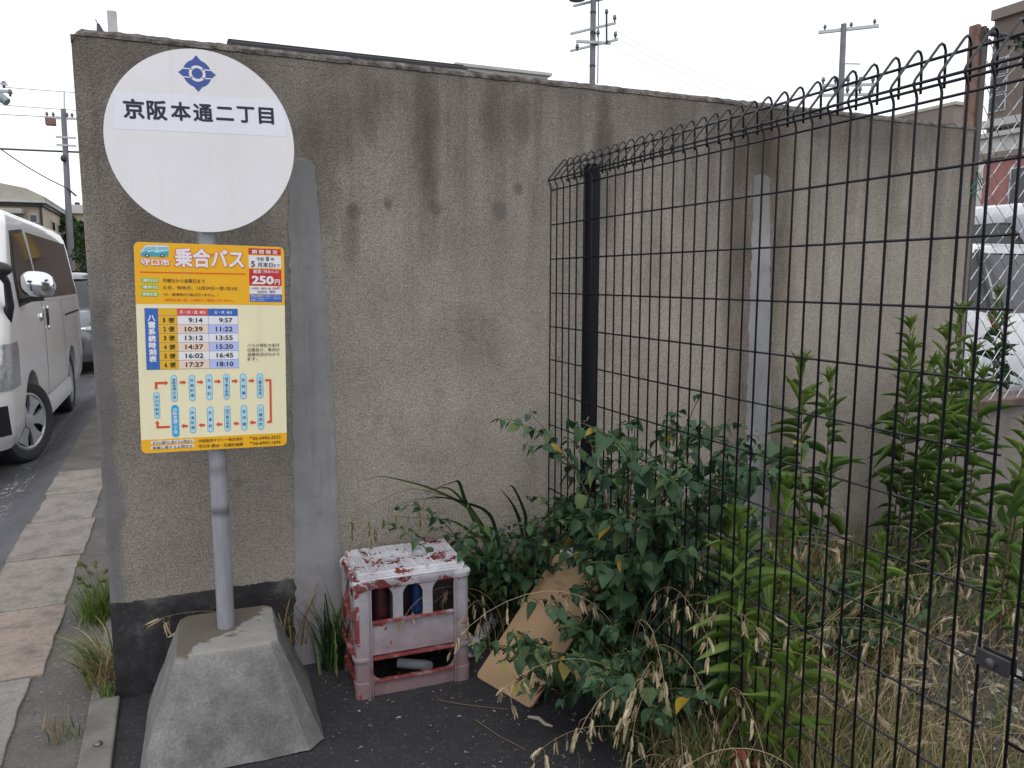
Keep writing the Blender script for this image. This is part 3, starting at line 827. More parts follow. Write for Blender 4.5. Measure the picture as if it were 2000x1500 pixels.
('r', 'footer_panel', [-169.1, -275.0, -58.0, -265.8], 'white', 2, 999),
('t', 'footer_lettering', '事業に関するお問合せ', [-164.4, -275.3, -62.5, -266.5], 'black', 0.01, 0),
('t', 'footer_lettering', '大阪阪神タクシー株式会社', [-47.2, -262.9, 70.3, -253.0], 'black', 0.01, 0),
('t', 'footer_lettering', '守口市 都市・交通計画課', [-47.7, -278.7, 70.4, -268.7], 'black', 0.01, 0),
('t', 'footer_lettering', '℡06-6996-3233', [88.5, -263.4, 174.3, -254.2], 'black', 0.008, 0),
('t', 'footer_lettering', '℡06-6992-1694', [89.4, -278.0, 174.0, -268.8], 'black', 0.008, 0),
('p', 'bus_picture', [[-175.8, 246.7], [-175.3, 261.5], [-165.5, 273.2], [-161.2, 277.3], [-108.3, 278.4], [-107.2, 272.0], [-107.9, 250.1], [-117.8, 247.9]], 'sky', 2),
('p', 'bus_picture', [[-175.6, 247.2], [-174.9, 256.3], [-163.4, 262.6], [-155.5, 258.8], [-147.0, 261.8], [-136.6, 258.1], [-125.9, 261.2], [-107.9, 263.9], [-108.1, 250.3], [-117.8, 248.2]], 'teal', 3),
('p', 'bus_picture', [[-169.6, 263.3], [-161.4, 272.3], [-138.2, 273.6], [-138.4, 265.8], [-149.0, 264.5]], 'icewin', 3),
('p', 'bus_picture', [[-134.0, 273.7], [-110.1, 274.2], [-109.9, 266.8], [-134.2, 266.0]], 'icewin', 3),
('p', 'bus_picture', [[-163.0, 275.4], [-110.5, 276.9], [-110.1, 274.6], [-163.0, 273.1]], 'white', 3),
('p', 'bus_picture', [[-155.4, 251.4], [-156.5, 252.9], [-158.2, 253.8], [-160.3, 254.1], [-162.4, 253.6], [-164.2, 252.6], [-165.4, 251.1], [-165.9, 249.3], [-165.6, 247.6], [-164.4, 246.1], [-162.7, 245.2], [-160.6, 244.9], [-158.5, 245.3], [-156.7, 246.4], [-155.5, 247.9], [-155.0, 249.7]], 'black', 4),
('p', 'bus_picture', [[-158.1, 250.4], [-158.6, 251.0], [-159.4, 251.4], [-160.4, 251.5], [-161.4, 251.4], [-162.2, 250.9], [-162.8, 250.2], [-163.0, 249.4], [-162.8, 248.6], [-162.3, 248.0], [-161.5, 247.6], [-160.5, 247.4], [-159.6, 247.6], [-158.7, 248.1], [-158.2, 248.8], [-157.9, 249.6]], 'white', 5),
('p', 'bus_picture', [[-118.5, 252.7], [-119.6, 254.1], [-121.4, 255.0], [-123.5, 255.3], [-125.6, 254.9], [-127.5, 253.8], [-128.7, 252.3], [-129.2, 250.5], [-128.8, 248.8], [-127.7, 247.3], [-125.9, 246.4], [-123.8, 246.1], [-121.7, 246.5], [-119.8, 247.6], [-118.6, 249.1], [-118.1, 250.9]], 'black', 4),
('p', 'bus_picture', [[-121.3, 251.6], [-121.8, 252.2], [-122.6, 252.7], [-123.6, 252.8], [-124.6, 252.6], [-125.4, 252.1], [-126.0, 251.4], [-126.2, 250.6], [-126.0, 249.8], [-125.5, 249.2], [-124.7, 248.8], [-123.7, 248.6], [-122.7, 248.8], [-121.9, 249.3], [-121.3, 250.0], [-121.1, 250.8]], 'white', 5)
]
LONG = [
    [(0.979, 2.52, 0.358), (0.954, 2.507, 0.417), (0.889, 2.493, 0.521), (0.763, 2.48, 0.601), (0.67, 2.467, 0.641), (0.581, 2.453, 0.67), (0.522, 2.44, 0.664)] ,
    [(0.987, 2.52, 0.357), (0.932, 2.503, 0.471), (0.883, 2.487, 0.543), (0.853, 2.47, 0.618), (0.818, 2.453, 0.624), (0.768, 2.437, 0.617), (0.711, 2.42, 0.594)] ,
    [(1.02, 2.52, 0.353), (0.97, 2.496, 0.488), (0.862, 2.472, 0.549), (0.797, 2.448, 0.576), (0.727, 2.424, 0.588), (0.697, 2.4, 0.544)] ,
    [(0.971, 2.52, 0.359), (0.926, 2.51, 0.408), (0.883, 2.5, 0.447), (0.833, 2.49, 0.48), (0.769, 2.48, 0.498), (0.604, 2.47, 0.528)] ,
    [(1.129, 2.52, 0.378), (1.113, 2.503, 0.469), (1.06, 2.487, 0.576), (1.024, 2.47, 0.574)] ,
    [(1.112, 2.52, 0.38), (1.085, 2.507, 0.468), (1.051, 2.493, 0.526), (1.008, 2.48, 0.577)] ,
    [(0.987, 2.52, 0.357), (0.941, 2.516, 0.428), (0.896, 2.512, 0.516), (0.836, 2.508, 0.586), (0.778, 2.504, 0.595), (0.708, 2.5, 0.578)] ,
]
THIN = [
    [(0.971, 2.5, 0.366), (0.869, 2.49, 0.536), (0.77, 2.48, 0.587), (0.671, 2.47, 0.612), (0.546, 2.46, 0.574), (0.491, 2.45, 0.547), (0.48, 2.44, 0.488)] ,
    [(0.963, 2.5, 0.367), (0.888, 2.488, 0.535), (0.738, 2.476, 0.573), (0.661, 2.464, 0.567), (0.589, 2.452, 0.535), (0.564, 2.44, 0.516)] ,
]
PALE = [(0.88, 2.47, 0.349), (0.861, 2.47, 0.406), (0.873, 2.47, 0.496), (0.913, 2.47, 0.597), (0.96, 2.47, 0.604), (1.0, 2.47, 0.584)]
HANG = [(0.483, 2.45, 0.534), (0.482, 2.45, 0.502), (0.539, 2.45, 0.527), (0.542, 2.45, 0.498), (0.556, 2.45, 0.503), (0.557, 2.45, 0.478), (0.544, 2.45, 0.469), (0.585, 2.45, 0.529), (0.606, 2.45, 0.508), (0.631, 2.45, 0.541), (0.652, 2.45, 0.506), (0.669, 2.45, 0.533), (0.71, 2.45, 0.528), (0.711, 2.45, 0.506), (0.737, 2.45, 0.525), (0.588, 2.45, 0.521), (0.706, 2.45, 0.54)]

# ------------------------------------------------------------------ flat sign graphics
def clip_poly(poly, quad):
    for (ax, ay), (bx_, by_) in zip(quad, quad[1:] + quad[:1]):
        side = lambda p: (bx_ - ax) * (p[1] - ay) - (by_ - ay) * (p[0] - ax)
        out = []
        for p, q in zip(poly, poly[1:] + poly[:1]):
            sp, sq = side(p), side(q)
            if sp >= 0:
                out.append(p)
            if sp * sq < 0:
                t = sp / (sp - sq)
                out.append((p[0] + (q[0] - p[0]) * t, p[1] + (q[1] - p[1]) * t))
        poly = out
    return poly

def text_mesh(body, bold):
    c = bpy.data.curves.new('txt', 'FONT')
    c.body = body
    c.resolution_u = 2
    o = bpy.data.objects.new('txt', c)
    me = o.to_mesh()
    v = np.array([x.co[:2] for x in me.vertices])
    f = [tuple(p.vertices) for p in me.polygons]
    o.to_mesh_clear()
    bpy.data.objects.remove(o)
    bpy.data.curves.remove(c)
    return v, f

def bold_copies(bold):
    """shifts (in em) that thicken a glyph, each on its own hair-thin layer"""
    if bold <= 0:
        return [(0, 0)]
    n = 12 if bold > .07 else (8 if bold > .015 else 4)
    r = bold * .75
    return [(0, 0)] + [(r * math.cos(2 * PI * k / n + .4), r * math.sin(2 * PI * k / n + .4)) for k in range(n)]

def put_text(mb, body, box, mat, bold, vertical, pl, lay):
    """fit the lettering into box (x0,y0,x1,y1); pl(u,v,layer) -> xyz"""
    x0, y0, x1, y1 = box
    if not vertical:
        v, f = text_mesh(body, bold)
        lo, hi = v.min(0), v.max(0)
        kx, ky = (x1 - x0) / (hi[0] - lo[0]), (y1 - y0) / (hi[1] - lo[1])
        e_ = bold * .75
        kx *= (hi[0] - lo[0]) / (hi[0] - lo[0] + 2 * e_); ky *= (hi[1] - lo[1]) / (hi[1] - lo[1] + 2 * e_)
        for q_, (da, db) in enumerate(bold_copies(bold)):
            P_ = [pl(x0 + (a - lo[0] + e_ + da) * kx, y0 + (b - lo[1] + e_ + db) * ky, lay + .03 * q_) for a, b in v]
            mb.add(P_, f, mat)
        return
    n = len(body)
    step = (y1 - y0) / n
    sz = min(x1 - x0, step * .92)
    if step > sz * 2.4:
        step_v = (y1 - y0 - sz) / max(1, n - 1)
    else:
        step_v = None
    for i, ch in enumerate(body):
        v, f = text_mesh(ch, bold)
        lo, hi = v.min(0), v.max(0)
        ctr = np.array([(lo[0] + hi[0]) / 2, .38])
        yc = y1 - sz / 2 - i * step_v if step_v else y1 - step * (i + .5)
        sx = (x1 - x0) / .95
        sy = min(sz, step * .96) / .95
        for q_, (da, db) in enumerate(bold_copies(bold)):
            P_ = [pl((x0 + x1) / 2 + (a + da - ctr[0]) * sx, yc + (b + db - ctr[1]) * sy, lay + .03 * q_) for a, b in v]
            mb.add(P_, f, mat)

def rrect(x0, y0, x1, y1, r, which='all', n=6):
    r = min(r, (x1 - x0) / 2, (y1 - y0) / 2)
    pts = []
    for cx, cy, a0, side in ((x1 - r, y1 - r, 0, 'top'), (x0 + r, y1 - r, 90, 'top'), (x0 + r, y0 + r, 180, 'bottom'), (x1 - r, y0 + r, 270, 'bottom')):
        if which == 'all' or which == side:
            pts += [(cx + r * math.cos(R(a0 + 90 * k / n)), cy + r * math.sin(R(a0 + 90 * k / n))) for k in range(n + 1)]
        else:
            pts.append((x1 if a0 in (0, 270) else x0, y1 if a0 in (0, 90) else y0))
    return pts

# ------------------------------------------------------------------ bus stop
bx, by = .0885, 2.375
bs = thing('bus_stop_sign', 'bus stop pole with round white name disc and yellow timetable on a concrete block', 'bus stop', (bx, by, 0))
# concrete foot: truncated pyramid with chamfered corners
mb = MB()
H = .28
rings = []
nl = 16
for i in range(nl + 1):
    t = i / nl
    z = H * t
    hw = .240 + (.133 - .240) * t
    hd = .250 + (.140 - .250) * t
    ch = .045 + (.022 - .045) * t
    cxx, cyy = .094 - .003 * t, 2.352 + .005 * t
    pts = []
    corner = [(-hw + ch, -hd), (hw - ch, -hd), (hw, -hd + ch), (hw, hd - ch), (hw - ch, hd), (-hw + ch, hd), (-hw, hd - ch), (-hw, -hd + ch)]
    for k in range(8):
        a, b = corner[k], corner[(k + 1) % 8]
        m_ = 14 if k % 2 == 0 else 3
        for q_ in range(m_):
            u = q_ / m_
            x, y = a[0] + (b[0] - a[0]) * u, a[1] + (b[1] - a[1]) * u
            rot = R(-2.0)
            x, y = x * math.cos(rot) - y * math.sin(rot), x * math.sin(rot) + y * math.cos(rot)
            d = .0022 * nz(x, y, z, 18) + .0012 * nz(x, y, z, 60)
            if k % 2 == 1:
                d += .002 * nz(x, y, z, 30)
            L = math.hypot(x, y)
            zz = z
            if i == 0:
                zz = .004 + .006 * nz(x, y, 0, 25)
            pts.append((cxx + x * (1 + d / L), cyy + y * (1 + d / L), zz))
    rings.append(pts)
last = rings[-1]
mb.loft(rings, 'block', caps=False)
prev = last
tops = [prev]
for s_ in (.975, .93, .8, .6, .4, .2, .05):
    tops.append([(.091 + (p[0] - .091) * s_, 2.357 + (p[1] - 2.357) * s_, H + (.0035 if s_ < .97 else .0025) + .002 * nz(p[0] * s_, p[1] * s_, 1, 30)) for p in last])
mb.loft(tops, 'block', caps=True)
foot = mb.build('concrete_foot', bs, smooth=True, auto=28)
mb = MB()
mb.tube([(bx, by, .27), (bx, by, 1.2), (bx + .004, by, 1.86)], .0245, 'pole', 24)
mb.build('pole', bs, smooth=True, auto=50)
mb = MB()
for z in (.80, 1.32):
    mb = MB()
    mb.tube([(bx, by, z + .03), (bx, by, z + .06)], .0275, 'dark_steel', 20)
    mb.box(bx - .03, bx + .03, by - .037, by - .025, z + .034, z + .056, 'dark_steel')
    mb.build('clamp', bs)

YB = 2.334                                                     # front face of the board
def plane(cx, cz, roll):
    c_, s_ = math.cos(roll), math.sin(roll)
    return lambda u, v, lay=0: (cx + u * c_ + v * s_, YB - .00035 * lay, cz - u * s_ + v * c_)
bp = plane(.0915, 1.110, R(1.25))
mb = MB()
mb.prism([(a, b) for a, b in rrect(-.192, -.285, .192, .285, .014)], lambda a, b, t: (bp(a, b)[0], YB + .003 * t, bp(a, b)[2]), 0, 1, 's_cream')
board = mb.build('timetable_board', bs)
PARTS = {}
BR = lambda a, b: (min(.192, max(-.192, a)), min(.285, max(-.285, b)))
for it in BOARD:
    kind, part = it[0], it[1]
    mb = PARTS.setdefault(part, MB())
    if kind == 't':
        _, _, body, box, cl, bold, vert = it
        lay = {'outline': 4, 'white': 5}.get(cl, 5)
        put_text(mb, body, [v / 1000 for v in box], 's_' + cl, bold, vert, bp, lay)
    elif kind == 'r':
        x0, y0, x1, y1 = [v / 1000 for v in it[2]]
        cl, lay, rad = it[3], it[4], it[5]
        if rad in ('top', 'bottom'):
            if rad == 'top':
                pts = rrect(-.1918, y0, .1918, .2848, .014, 'top')
            else:
                pts = rrect(-.1918, -.2848, .1918, y1, .014, 'bottom')
        elif rad:
            pts = rrect(x0, y0, x1, y1, 1.0)
        else:
            pts = [(x0, y0), (x1, y0), (x1, y1), (x0, y1)]
        mb.add([bp(a, b, lay) for a, b in pts], [tuple(range(len(pts)))], 's_' + cl)
    else:
        pts = [(a / 1000, b / 1000) for a, b in it[2]]
        mb.add([bp(a, b, it[4]) for a, b in pts], [tuple(range(len(pts)))], 's_' + it[3])
for part, mb in PARTS.items():
    mb.build(part, board)
for u, v in ((0, .262), (0, -.268)):
    mb = MB()
    c_ = bp(u, v)
    mb.tube([(c_[0], YB - .001, c_[2]), (c_[0], YB - .0045, c_[2])], .0042, 's_orange', 10)
    mb.build('rivet', board, smooth=True, auto=40)
# the disc
dp = plane(.0895, 1.666, R(-.9))
mb = MB()
mb.prism([(.238 * math.cos(2 * PI * k / 96), .238 * math.sin(2 * PI * k / 96)) for k in range(96)], lambda a, b, t: (dp(a, b)[0], YB + .004 * t, dp(a, b)[2]), 0, 1, 's_disc')
disc = mb.build('name_disc', bs)
mb = MB()
pts = [(-.205, .116), (.221, .1225), (.217, .0255), (-.214, .023)]
pts = clip_poly([(.2368 * math.cos(2 * PI * k / 120), .2368 * math.sin(2 * PI * k / 120)) for k in range(120)], pts[::-1])
mb.add([dp(a, b, 1) for a, b in pts], [tuple(range(len(pts)))], 's_plate')
mb.build('name_plate', disc)
mb = MB()
chars = '京阪本通二丁目'
ws = [.0470, .0455, .0460, .0460, .0430, .0430, .0370]
x_c = [-.1625, -.1075, -.0500, .0050, .0600, .1140, .1675]
for i, ch in enumerate(chars):
    v, f = text_mesh(ch, 0)
    lo, hi = v.min(0), v.max(0)
    sx = ws[i] / (hi[0] - lo[0])
    sy = sx if ch not in '目' else .0415 / (hi[1] - lo[1])
    hgt = (hi[1] - lo[1]) * sy
    if hgt > .0475:
        sy *= .0475 / hgt
    cm = ((lo[0] + hi[0]) / 2, .385 if ch not in '目丁二' else (lo[1] + hi[1]) / 2)
    xc, yc = x_c[i], .0765 + .008 * x_c[i]
    for q_, (da, db) in enumerate(bold_copies(.042)):
        mb.add([dp(xc + (a + da - cm[0]) * sx, yc + (b + db - cm[1]) * sy, 2.5 + .03 * q_) for a, b in v], f, 's_ink')
mb.build('stop_name', disc)
mb = MB()
ex, ez, er = -.003, .1755, .0355
star = []
for q4 in range(4):
    a0 = 90 - 90 * q4
    star.append((.0468 * math.cos(R(a0)), .0468 * math.sin(R(a0))))
    for da in (14, 18, 26, 36, 45, 54, 64, 72, 76):
        rr = er + (.0015 if da in (14, 76) else 0)
        star.append((rr * math.cos(R(a0 - da)), rr * math.sin(R(a0 - da))))
mb.add([dp(ex + a, ez + b, 1) for a, b in star], [tuple(range(len(star)))], 's_emblem')
def annulus(r0, r1, lay, mat, a0=0, a1=360, n=48):
    vs, fs = [], []
    for k in range(n + 1):
        a = R(a0 + (a1 - a0) * k / n)
        vs += [dp(ex + r0 * math.cos(a), ez + r0 * math.sin(a), lay), dp(ex + r1 * math.cos(a), ez + r1 * math.sin(a), lay)]
    fs = [(2 * k, 2 * k + 1, 2 * k + 3, 2 * k + 2) for k in range(n)]
    mb.add(vs, fs, mat)
def quad(x0, y0, x1, y1, lay, mat):
    mb.add([dp(ex + a, ez + b, lay) for a, b in ((x0, y0), (x1, y0), (x1, y1), (x0, y1))], [(0, 1, 2, 3)], mat)
annulus(.0138, .0205, 2, 's_disc')
quad(-.037, .0095, -.012, .0122, 2, 's_disc'); quad(-.037, -.0122, -.012, -.0095, 2, 's_disc')
quad(.012, .0095, .037, .0122, 2, 's_disc'); quad(.012, -.0122, .037, -.0095, 2, 's_disc')
mb.build('emblem', disc)

# ------------------------------------------------------------------ crate turned upside down
cm_ = Matrix.Translation((.645, 2.432, 0)) @ Matrix.Rotation(R(-1.8), 4, 'Z')
cr = thing('bottle_crate', 'upturned red plastic bottle crate with flaking white paint', 'crate', (.645, 2.432, 0))
cr.rotation_euler = (0, 0, 0)
class CMB(MB):
    pass
def cmb():
    return MB(cm_)
W2, D2 = .185, .128
def corner_post(sx, sy):
    mb = cmb()
    def sec(z, fl):
        pts = [(W2 - .052, D2), (W2 - .052, D2 - .012), (W2 - .012, D2 - .012), (W2 - .012, D2 - .05), (W2, D2 - .05)]
        out = [(W2 + fl, D2 - .034)]
        for k in range(7):
            a = R(-8 + 106 * k / 6)
            out.append((W2 - .018 + (.018 + fl) * math.cos(a), D2 - .018 + (.018 + fl) * math.sin(a)))
        out.append((W2 - .036, D2 + fl))
        poly = [(W2 - .05, D2 - .013), (W2 - .013, D2 - .013), (W2 - .013, D2 - .048), (W2 - .002, D2 - .048)] + out + [(W2 - .05, D2 - .002)]
        return [(sx * a, sy * b, z) for a, b in poly]
    zs = [(0.0, .003), (.05, .003), (.052, .0), (.121, .0), (.123, .007), (.131, .007), (.133, 0), (.352, 0), (.356, .006), (.370, .006)]
    rings = [sec(z, f) for z, f in zs]
    if sx * sy < 0:
        rings = [r[::-1] for r in rings]
    mb.loft(rings, 'crate')
    # vertical ribs beside the fluted column
    for q_ in (.040, .049):
        mb.box(*sorted((sx * (W2 - q_), sx * (W2 - q_ - .003))), *sorted((sy * (D2 - .004), sy * (D2 + .004))), .0, .352, 'crate')
    return mb.build('corner_post', cr, smooth=True, auto=35)
for sx in (-1, 1):
    for sy in (-1, 1):
        corner_post(sx, sy)
def face(sy):
    mb = cmb()
    y0 = sy * (D2 - .006)
    y1 = sy * (D2 - .010)
    ya, yb = sorted((y0, y1))
    xi = W2 - .052
    mb.box(-xi, xi, ya, yb, .135, .243, 'crate')            # solid panel
    # bottom rail with rounded upper corners
    pts = [(-xi, 0), (xi, 0)] + [(xi - .036 + .036 * math.cos(a), .088 - .036 * math.sin(a)) for a in [PI / 2 * k / 6 for k in range(7)]] + [(-xi + .036 - .036 * math.sin(a), .088 - .036 * math.cos(a)) for a in [PI / 2 * k / 6 for k in range(7)]]
    mb.prism(pts, lambda a, b, t: (a, t, b), ya, yb, 'crate')
    # window slats with flared ends
    for cx in (-.048, .048):
        hw, fl = .016, .020
        L = [(-hw - fl * (1 - math.sin(a)), .243 + fl * (1 - math.cos(a))) for a in [PI / 2 * k / 5 for k in range(6)]]
        L = [(-hw - fl + fl * math.sin(a), .243 + fl - fl * math.cos(a) - 0.0) for a in [PI / 2 * k / 5 for k in range(6)]]
        left = [(-hw - fl * (1 - math.cos(a)), .243 + fl * .45 * (1 - math.sin(a))) for a in [PI / 2 * (5 - k) / 5 for k in range(6)]][::-1]
        prof = [(hw + .002, .243), (hw, .252), (hw, .325), (hw + .006, .340), (hw + .018, .352)]
        poly = [(cx + a, z) for a, z in prof] + [(cx - a, z) for a, z in prof[::-1]]
        mb.prism(poly, lambda a, b, t: (a, t, b), ya, yb, 'crate')
    # fine ribs over the feet
    for cx in (-xi + .004, xi - .03):
        for k in range(7):
            yy = sorted((sy * (D2 - .006), sy * (D2 - .003)))
            mb.box(cx, cx + .034, *yy, .006 + k * .0065, .009 + k * .0065, 'crate')
    return mb.build('side_panel', cr, bevel=.0012)
def face_x(sx):
    mb = cmb()
    a, b = sorted((sx * (W2 - .006), sx * (W2 - .010)))
    yi = D2 - .05
    mb.box(a, b, -yi, yi, .135, .30, 'crate')
    mb.box(a, b, -yi, yi, 0, .05, 'crate')
    mb.box(a, b, -yi, -yi + .012, .05, .135, 'crate')
    mb.box(a, b, yi - .012, yi, .05, .135, 'crate')
    mb.box(a, b, -yi, yi, .338, .356, 'crate')
    mb.box(a, b, -.012, .012, .30, .338, 'crate')
    return mb.build('end_panel', cr, bevel=.0012)
for s_ in (-1, 1):
    face(s_)
    face_x(s_)
for z0, z1, pr, mt in ((.241, .247, .005, 'crate_red'), (.124, .131, .008, 'crate_red'), (.048, .054, .004, 'crate_red')):
    mb = cmb()
    for sy in (-1, 1):
        a, b = sorted((sy * (D2 - .012), sy * (D2 + pr)))
        xe = W2 - .053 if z0 > .2 or z0 < .1 else W2 - .051
        mb.box(-xe, xe, a, b, z0, z1, mt)
    for sx in (-1, 1):
        a, b = sorted((sx * (W2 - .012), sx * (W2 + pr)))
        mb.box(a, b, -D2 + .05, D2 - .05, z0, z1, mt)
    mb.build('rib', cr, bevel=.001)
mb = cmb()                                                   # inner dividers and ledge
mb.box(-W2 + .012, W2 - .012, -.002, .002, .15, .365, 'crate_inner')
for cx in (-.062, .062):
    mb.box(cx - .002, cx + .002, -D2 + .012, -.0025, .15, .365, 'crate_inner')
    mb.box(cx - .002, cx + .002, .0025, D2 - .012, .15, .365, 'crate_inner')
mb.box(-W2 + .012, W2 - .012, -D2 + .012, D2 - .012, .143, .149, 'crate_inner')
for sy in (-1, 1):  # thin dark lining behind the panels, shade of the inside as colour
    a_, b_ = sorted((sy * (D2 - .0115), sy * (D2 - .0105)))
    mb.box(-W2 + .053, W2 - .053, a_, b_, .137, .241, 'crate_inner')
for sx in (-1, 1):
    a_, b_ = sorted((sx * (W2 - .0115), sx * (W2 - .0105)))
    mb.box(a_, b_, -D2 + .05, D2 - .05, .137, .30, 'crate_inner')
mb.build('divider', cr)
# fascia below the grid, ribbed, half of the paint gone
mb = cmb()
for sy in (-1, 1):
    a, b = sorted((sy * (D2 - .012), sy * (D2 - .002)))
    mb.box(-W2 + .019, W2 - .019, a, b, .352, .3835, 'crate')
    for k in range(46):
        x = -W2 + .056 + k * .0057
        if x > W2 - .056 or (15 < k < 26):
            continue
        c_, d_ = sorted((sy * (D2 - .002), sy * (D2 + .0012)))
        mb.box(x, x + .0028, c_, d_, .354, .379, 'crate')
    c_, d_ = sorted((sy * (D2 - .002), sy * (D2 + .002)))
    mb.box(-W2 + .05, W2 - .05, c_, d_, .381, .386, 'crate')
for sx in (-1, 1):
    a, b = sorted((sx * (W2 - .012), sx * (W2 - .002)))
    mb.box(a, b, -D2 + .04, D2 - .04, .352, .385, 'crate')
mb.build('fascia', cr, bevel=.001)
mb = cmb()                                                   # the ribbed bottom, now on top
GX, GY = .166, .110
holes = [(-.048, -.016, .029), (.052, -.004, .030)]
small = [(-.112, -.02, .008), (.118, .01, .009)]
inh = lambda x, y, k=1.0: any((x - hx) ** 2 + (y - hy) ** 2 < (r * k) ** 2 for hx, hy, r in holes + small)
nx_, ny_ = 66, 44
for i in range(nx_):
    for j in range(ny_):
        x0, x1 = -GX + 2 * GX * i / nx_, -GX + 2 * GX * (i + 1) / nx_
        y0, y1 = -GY + 2 * GY * j / ny_, -GY + 2 * GY * (j + 1) / ny_
        if inh((x0 + x1) / 2, (y0 + y1) / 2):
            continue
        mb.add([(x0, y0, .390), (x1, y0, .390), (x1, y1, .390), (x0, y1, .390)], [(0, 1, 2, 3)], 'crate_cell')
for k in range(12):
    x = -GX + 2 * GX * k / 11
    j0 = None
    for j in range(ny_ + 1):
        y = -GY + 2 * GY * j / ny_
        ok = j < ny_ and not inh(x, y + GY / ny_)
        if ok and j0 is None:
            j0 = y
        if not ok and j0 is not None:
            mb.box(x - .0022, x + .0022, j0, y, .387, .405, 'crate'); j0 = None
for k in range(16):
    y = -GY + 2 * GY * k / 15
    j0 = None
    for j in range(nx_ + 1):
        x = -GX + 2 * GX * j / nx_
        ok = j < nx_ and not inh(x + GX / nx_, y)
        if ok and j0 is None:
            j0 = x
        if not ok and j0 is not None:
            mb.box(j0, x, y - .0014, y + .0014, .387, .4035, 'crate'); j0 = None
for hx, hy, r in holes:
    rr = [(r, .386), (r, .4035), (r + .003, .4035), (r + .003, .392)]
    mb.loft([[(hx + q_ * math.cos(2 * PI * k / 28), hy + q_ * math.sin(2 * PI * k / 28), z) for k in range(28)] for q_, z in rr], 'crate', caps=False)
for sx in (-1, 1):
    for sy in (-1, 1):
        a, b = sorted((sx * GX, sx * (W2 + .002)))
        c_, d_ = sorted((sy * (GY - .03), sy * (D2 + .002)))
        mb.box(a, b, c_, d_, .368, .378, 'crate')
for a_, b_, c_, d_ in ((-GX - .006, GX + .006, -GY - .006, -GY + .004), (-GX - .006, GX + .006, GY - .004, GY + .006), (-GX - .006, -GX + .004, -GY + .004, GY - .004), (GX - .004, GX + .006, -GY + .004, GY - .004)):
    mb.box(a_, b_, c_, d_, .384, .3985, 'crate')
mb.build('base_grid', cr)
# the cans left inside the crate
M['can_blue'] = simple('blue_label', (.008, .028, .10), .45, .1, .6, 60)
M['can_dark'] = simple('dark_red_label', (.05, .012, .018), .4, .1, .6, 30)
M['can_metal'] = simple('can_metal', (.35, .36, .38), .3, .9, .1, 30)
def can(x, y, mat, label):
    p = cm_ @ Vector((x, y, .1495))
    t = thing('drink_can', label, 'can', p, 'cans inside the crate')
    prof = [(.021, 0), (.026, .006), (.026, .19), (.022, .205), (.0215, .21)]
    mb = MB()
    mb.loft([[(p.x + r * math.cos(2 * PI * k / 20), p.y + r * math.sin(2 * PI * k / 20), p.z + z) for k in range(20)] for r, z in prof[1:3]], mat, caps=False)
    mb.build('label_sleeve', t, smooth=True)
    for pr, nm in ((prof[:2], 'can_base'), (prof[2:], 'can_top')):
        mb = MB()
        mb.loft([[(p.x + r * math.cos(2 * PI * k / 20), p.y + r * math.sin(2 * PI * k / 20), p.z + z) for k in range(20)] for r, z in pr], 'can_metal')
        mb.build(nm, t, smooth=True, auto=40)
    return t
can(.030, -.062, 'can_blue', 'blue labelled drink can standing inside the crate, behind the middle window')
can(-.092, -.062, 'can_dark', 'dark red drink can standing inside the crate, behind the left window')
# pipes
mb = MB()
mb.tube([(.628, 2.462, .019), (.690, 2.424, .019), (.704, 2.414, .019), (.712, 2.402, .019), (.714, 2.396, .019)], [.0165, .0165, .0185, .0185, .0185], 'pvc_white', 18)
tag(mb.build('pipe_offcut', smooth=True, auto=40), 'short white plastic pipe elbow lying under the crate front opening', 'pipe')
def pipe(a, b, r, label, mt):
    mb = MB()
    a, b = Vector(a), Vector(b)
    d = (b - a).normalized()
    u = d.cross(Vector((0, 0, 1))).normalized(); v_ = u.cross(d)
    rings = []
    for p, rr in ((a, r), (b, r), (b, r - .003), (a, r - .003), (a, r)):
        rings.append([p + (u * math.cos(2 * PI * k / 20) + v_ * math.sin(2 * PI * k / 20)) * rr for k in range(20)])
    mb.loft(rings, mt, caps=False)
    return tag(mb.build('drain_pipe', smooth=True, auto=40), label, 'pipe', 'loose plastic pipes beside the crate')
pipe((.868, 2.425, .030), (1.06, 2.60, .085), .024, 'thick light grey plastic pipe slanting between the crate and the tan board', 'pvc_white')
pipe((.90, 2.505, .016), (1.13, 2.64, .12), .013, 'thin grey plastic pipe behind the thicker pipe beside the crate', 'pvc')

# ------------------------------------------------------------------ tan board leaning on the fence
mb = MB()
A_ = Vector((.845, 2.300, .006)); B_ = Vector((.930, 2.048, .006))
T_ = Vector((1.185, 2.445, .335))
u = (B_ - A_); wdt = u.length; u.normalize()
v_ = (T_ - A_); v_ = (v_ - u * v_.dot(u)); v_.normalize()
n_ = u.cross(v_).normalized()
if n_.z < 0:
    n_ = -n_
ln = .50
pts = rrect(0, 0, wdt, ln, .018)
mb.prism(pts, lambda a, b, t: tuple(A_ + u * a + v_ * b + n_ * t), .0, -.009, 'plank')
bd = mb.build('leaning_board', bevel=.0015)
tag(bd, 'tan rectangular board with rounded corners leaning against the mesh fence', 'board')
mb = MB()
q0 = A_ + v_ * .12 - n_ * .05 + u * .03 + Vector((-.02, .02, 0))
q0.z = .004
pts = rrect(0, 0, .12, .2, .01)
v2 = (v_ * .8 + Vector((0, .3, 0))).normalized()
mb.prism(pts, lambda a, b, t: tuple(q0 + u * a + v2 * b + n_ * t), .0, -.005, 'plank')
tag(mb.build('cardboard_scrap'), 'small brown cardboard scrap half hidden behind the leaning board', 'cardboard')
mb = MB()
c0 = Vector((1.19, 2.36, .355))
mb.tube([c0, c0 + Vector((.03, -.03, .012)), c0 + Vector((.05, -.05, .0))], [.017, .018, .015], 'pvc_white', 12)
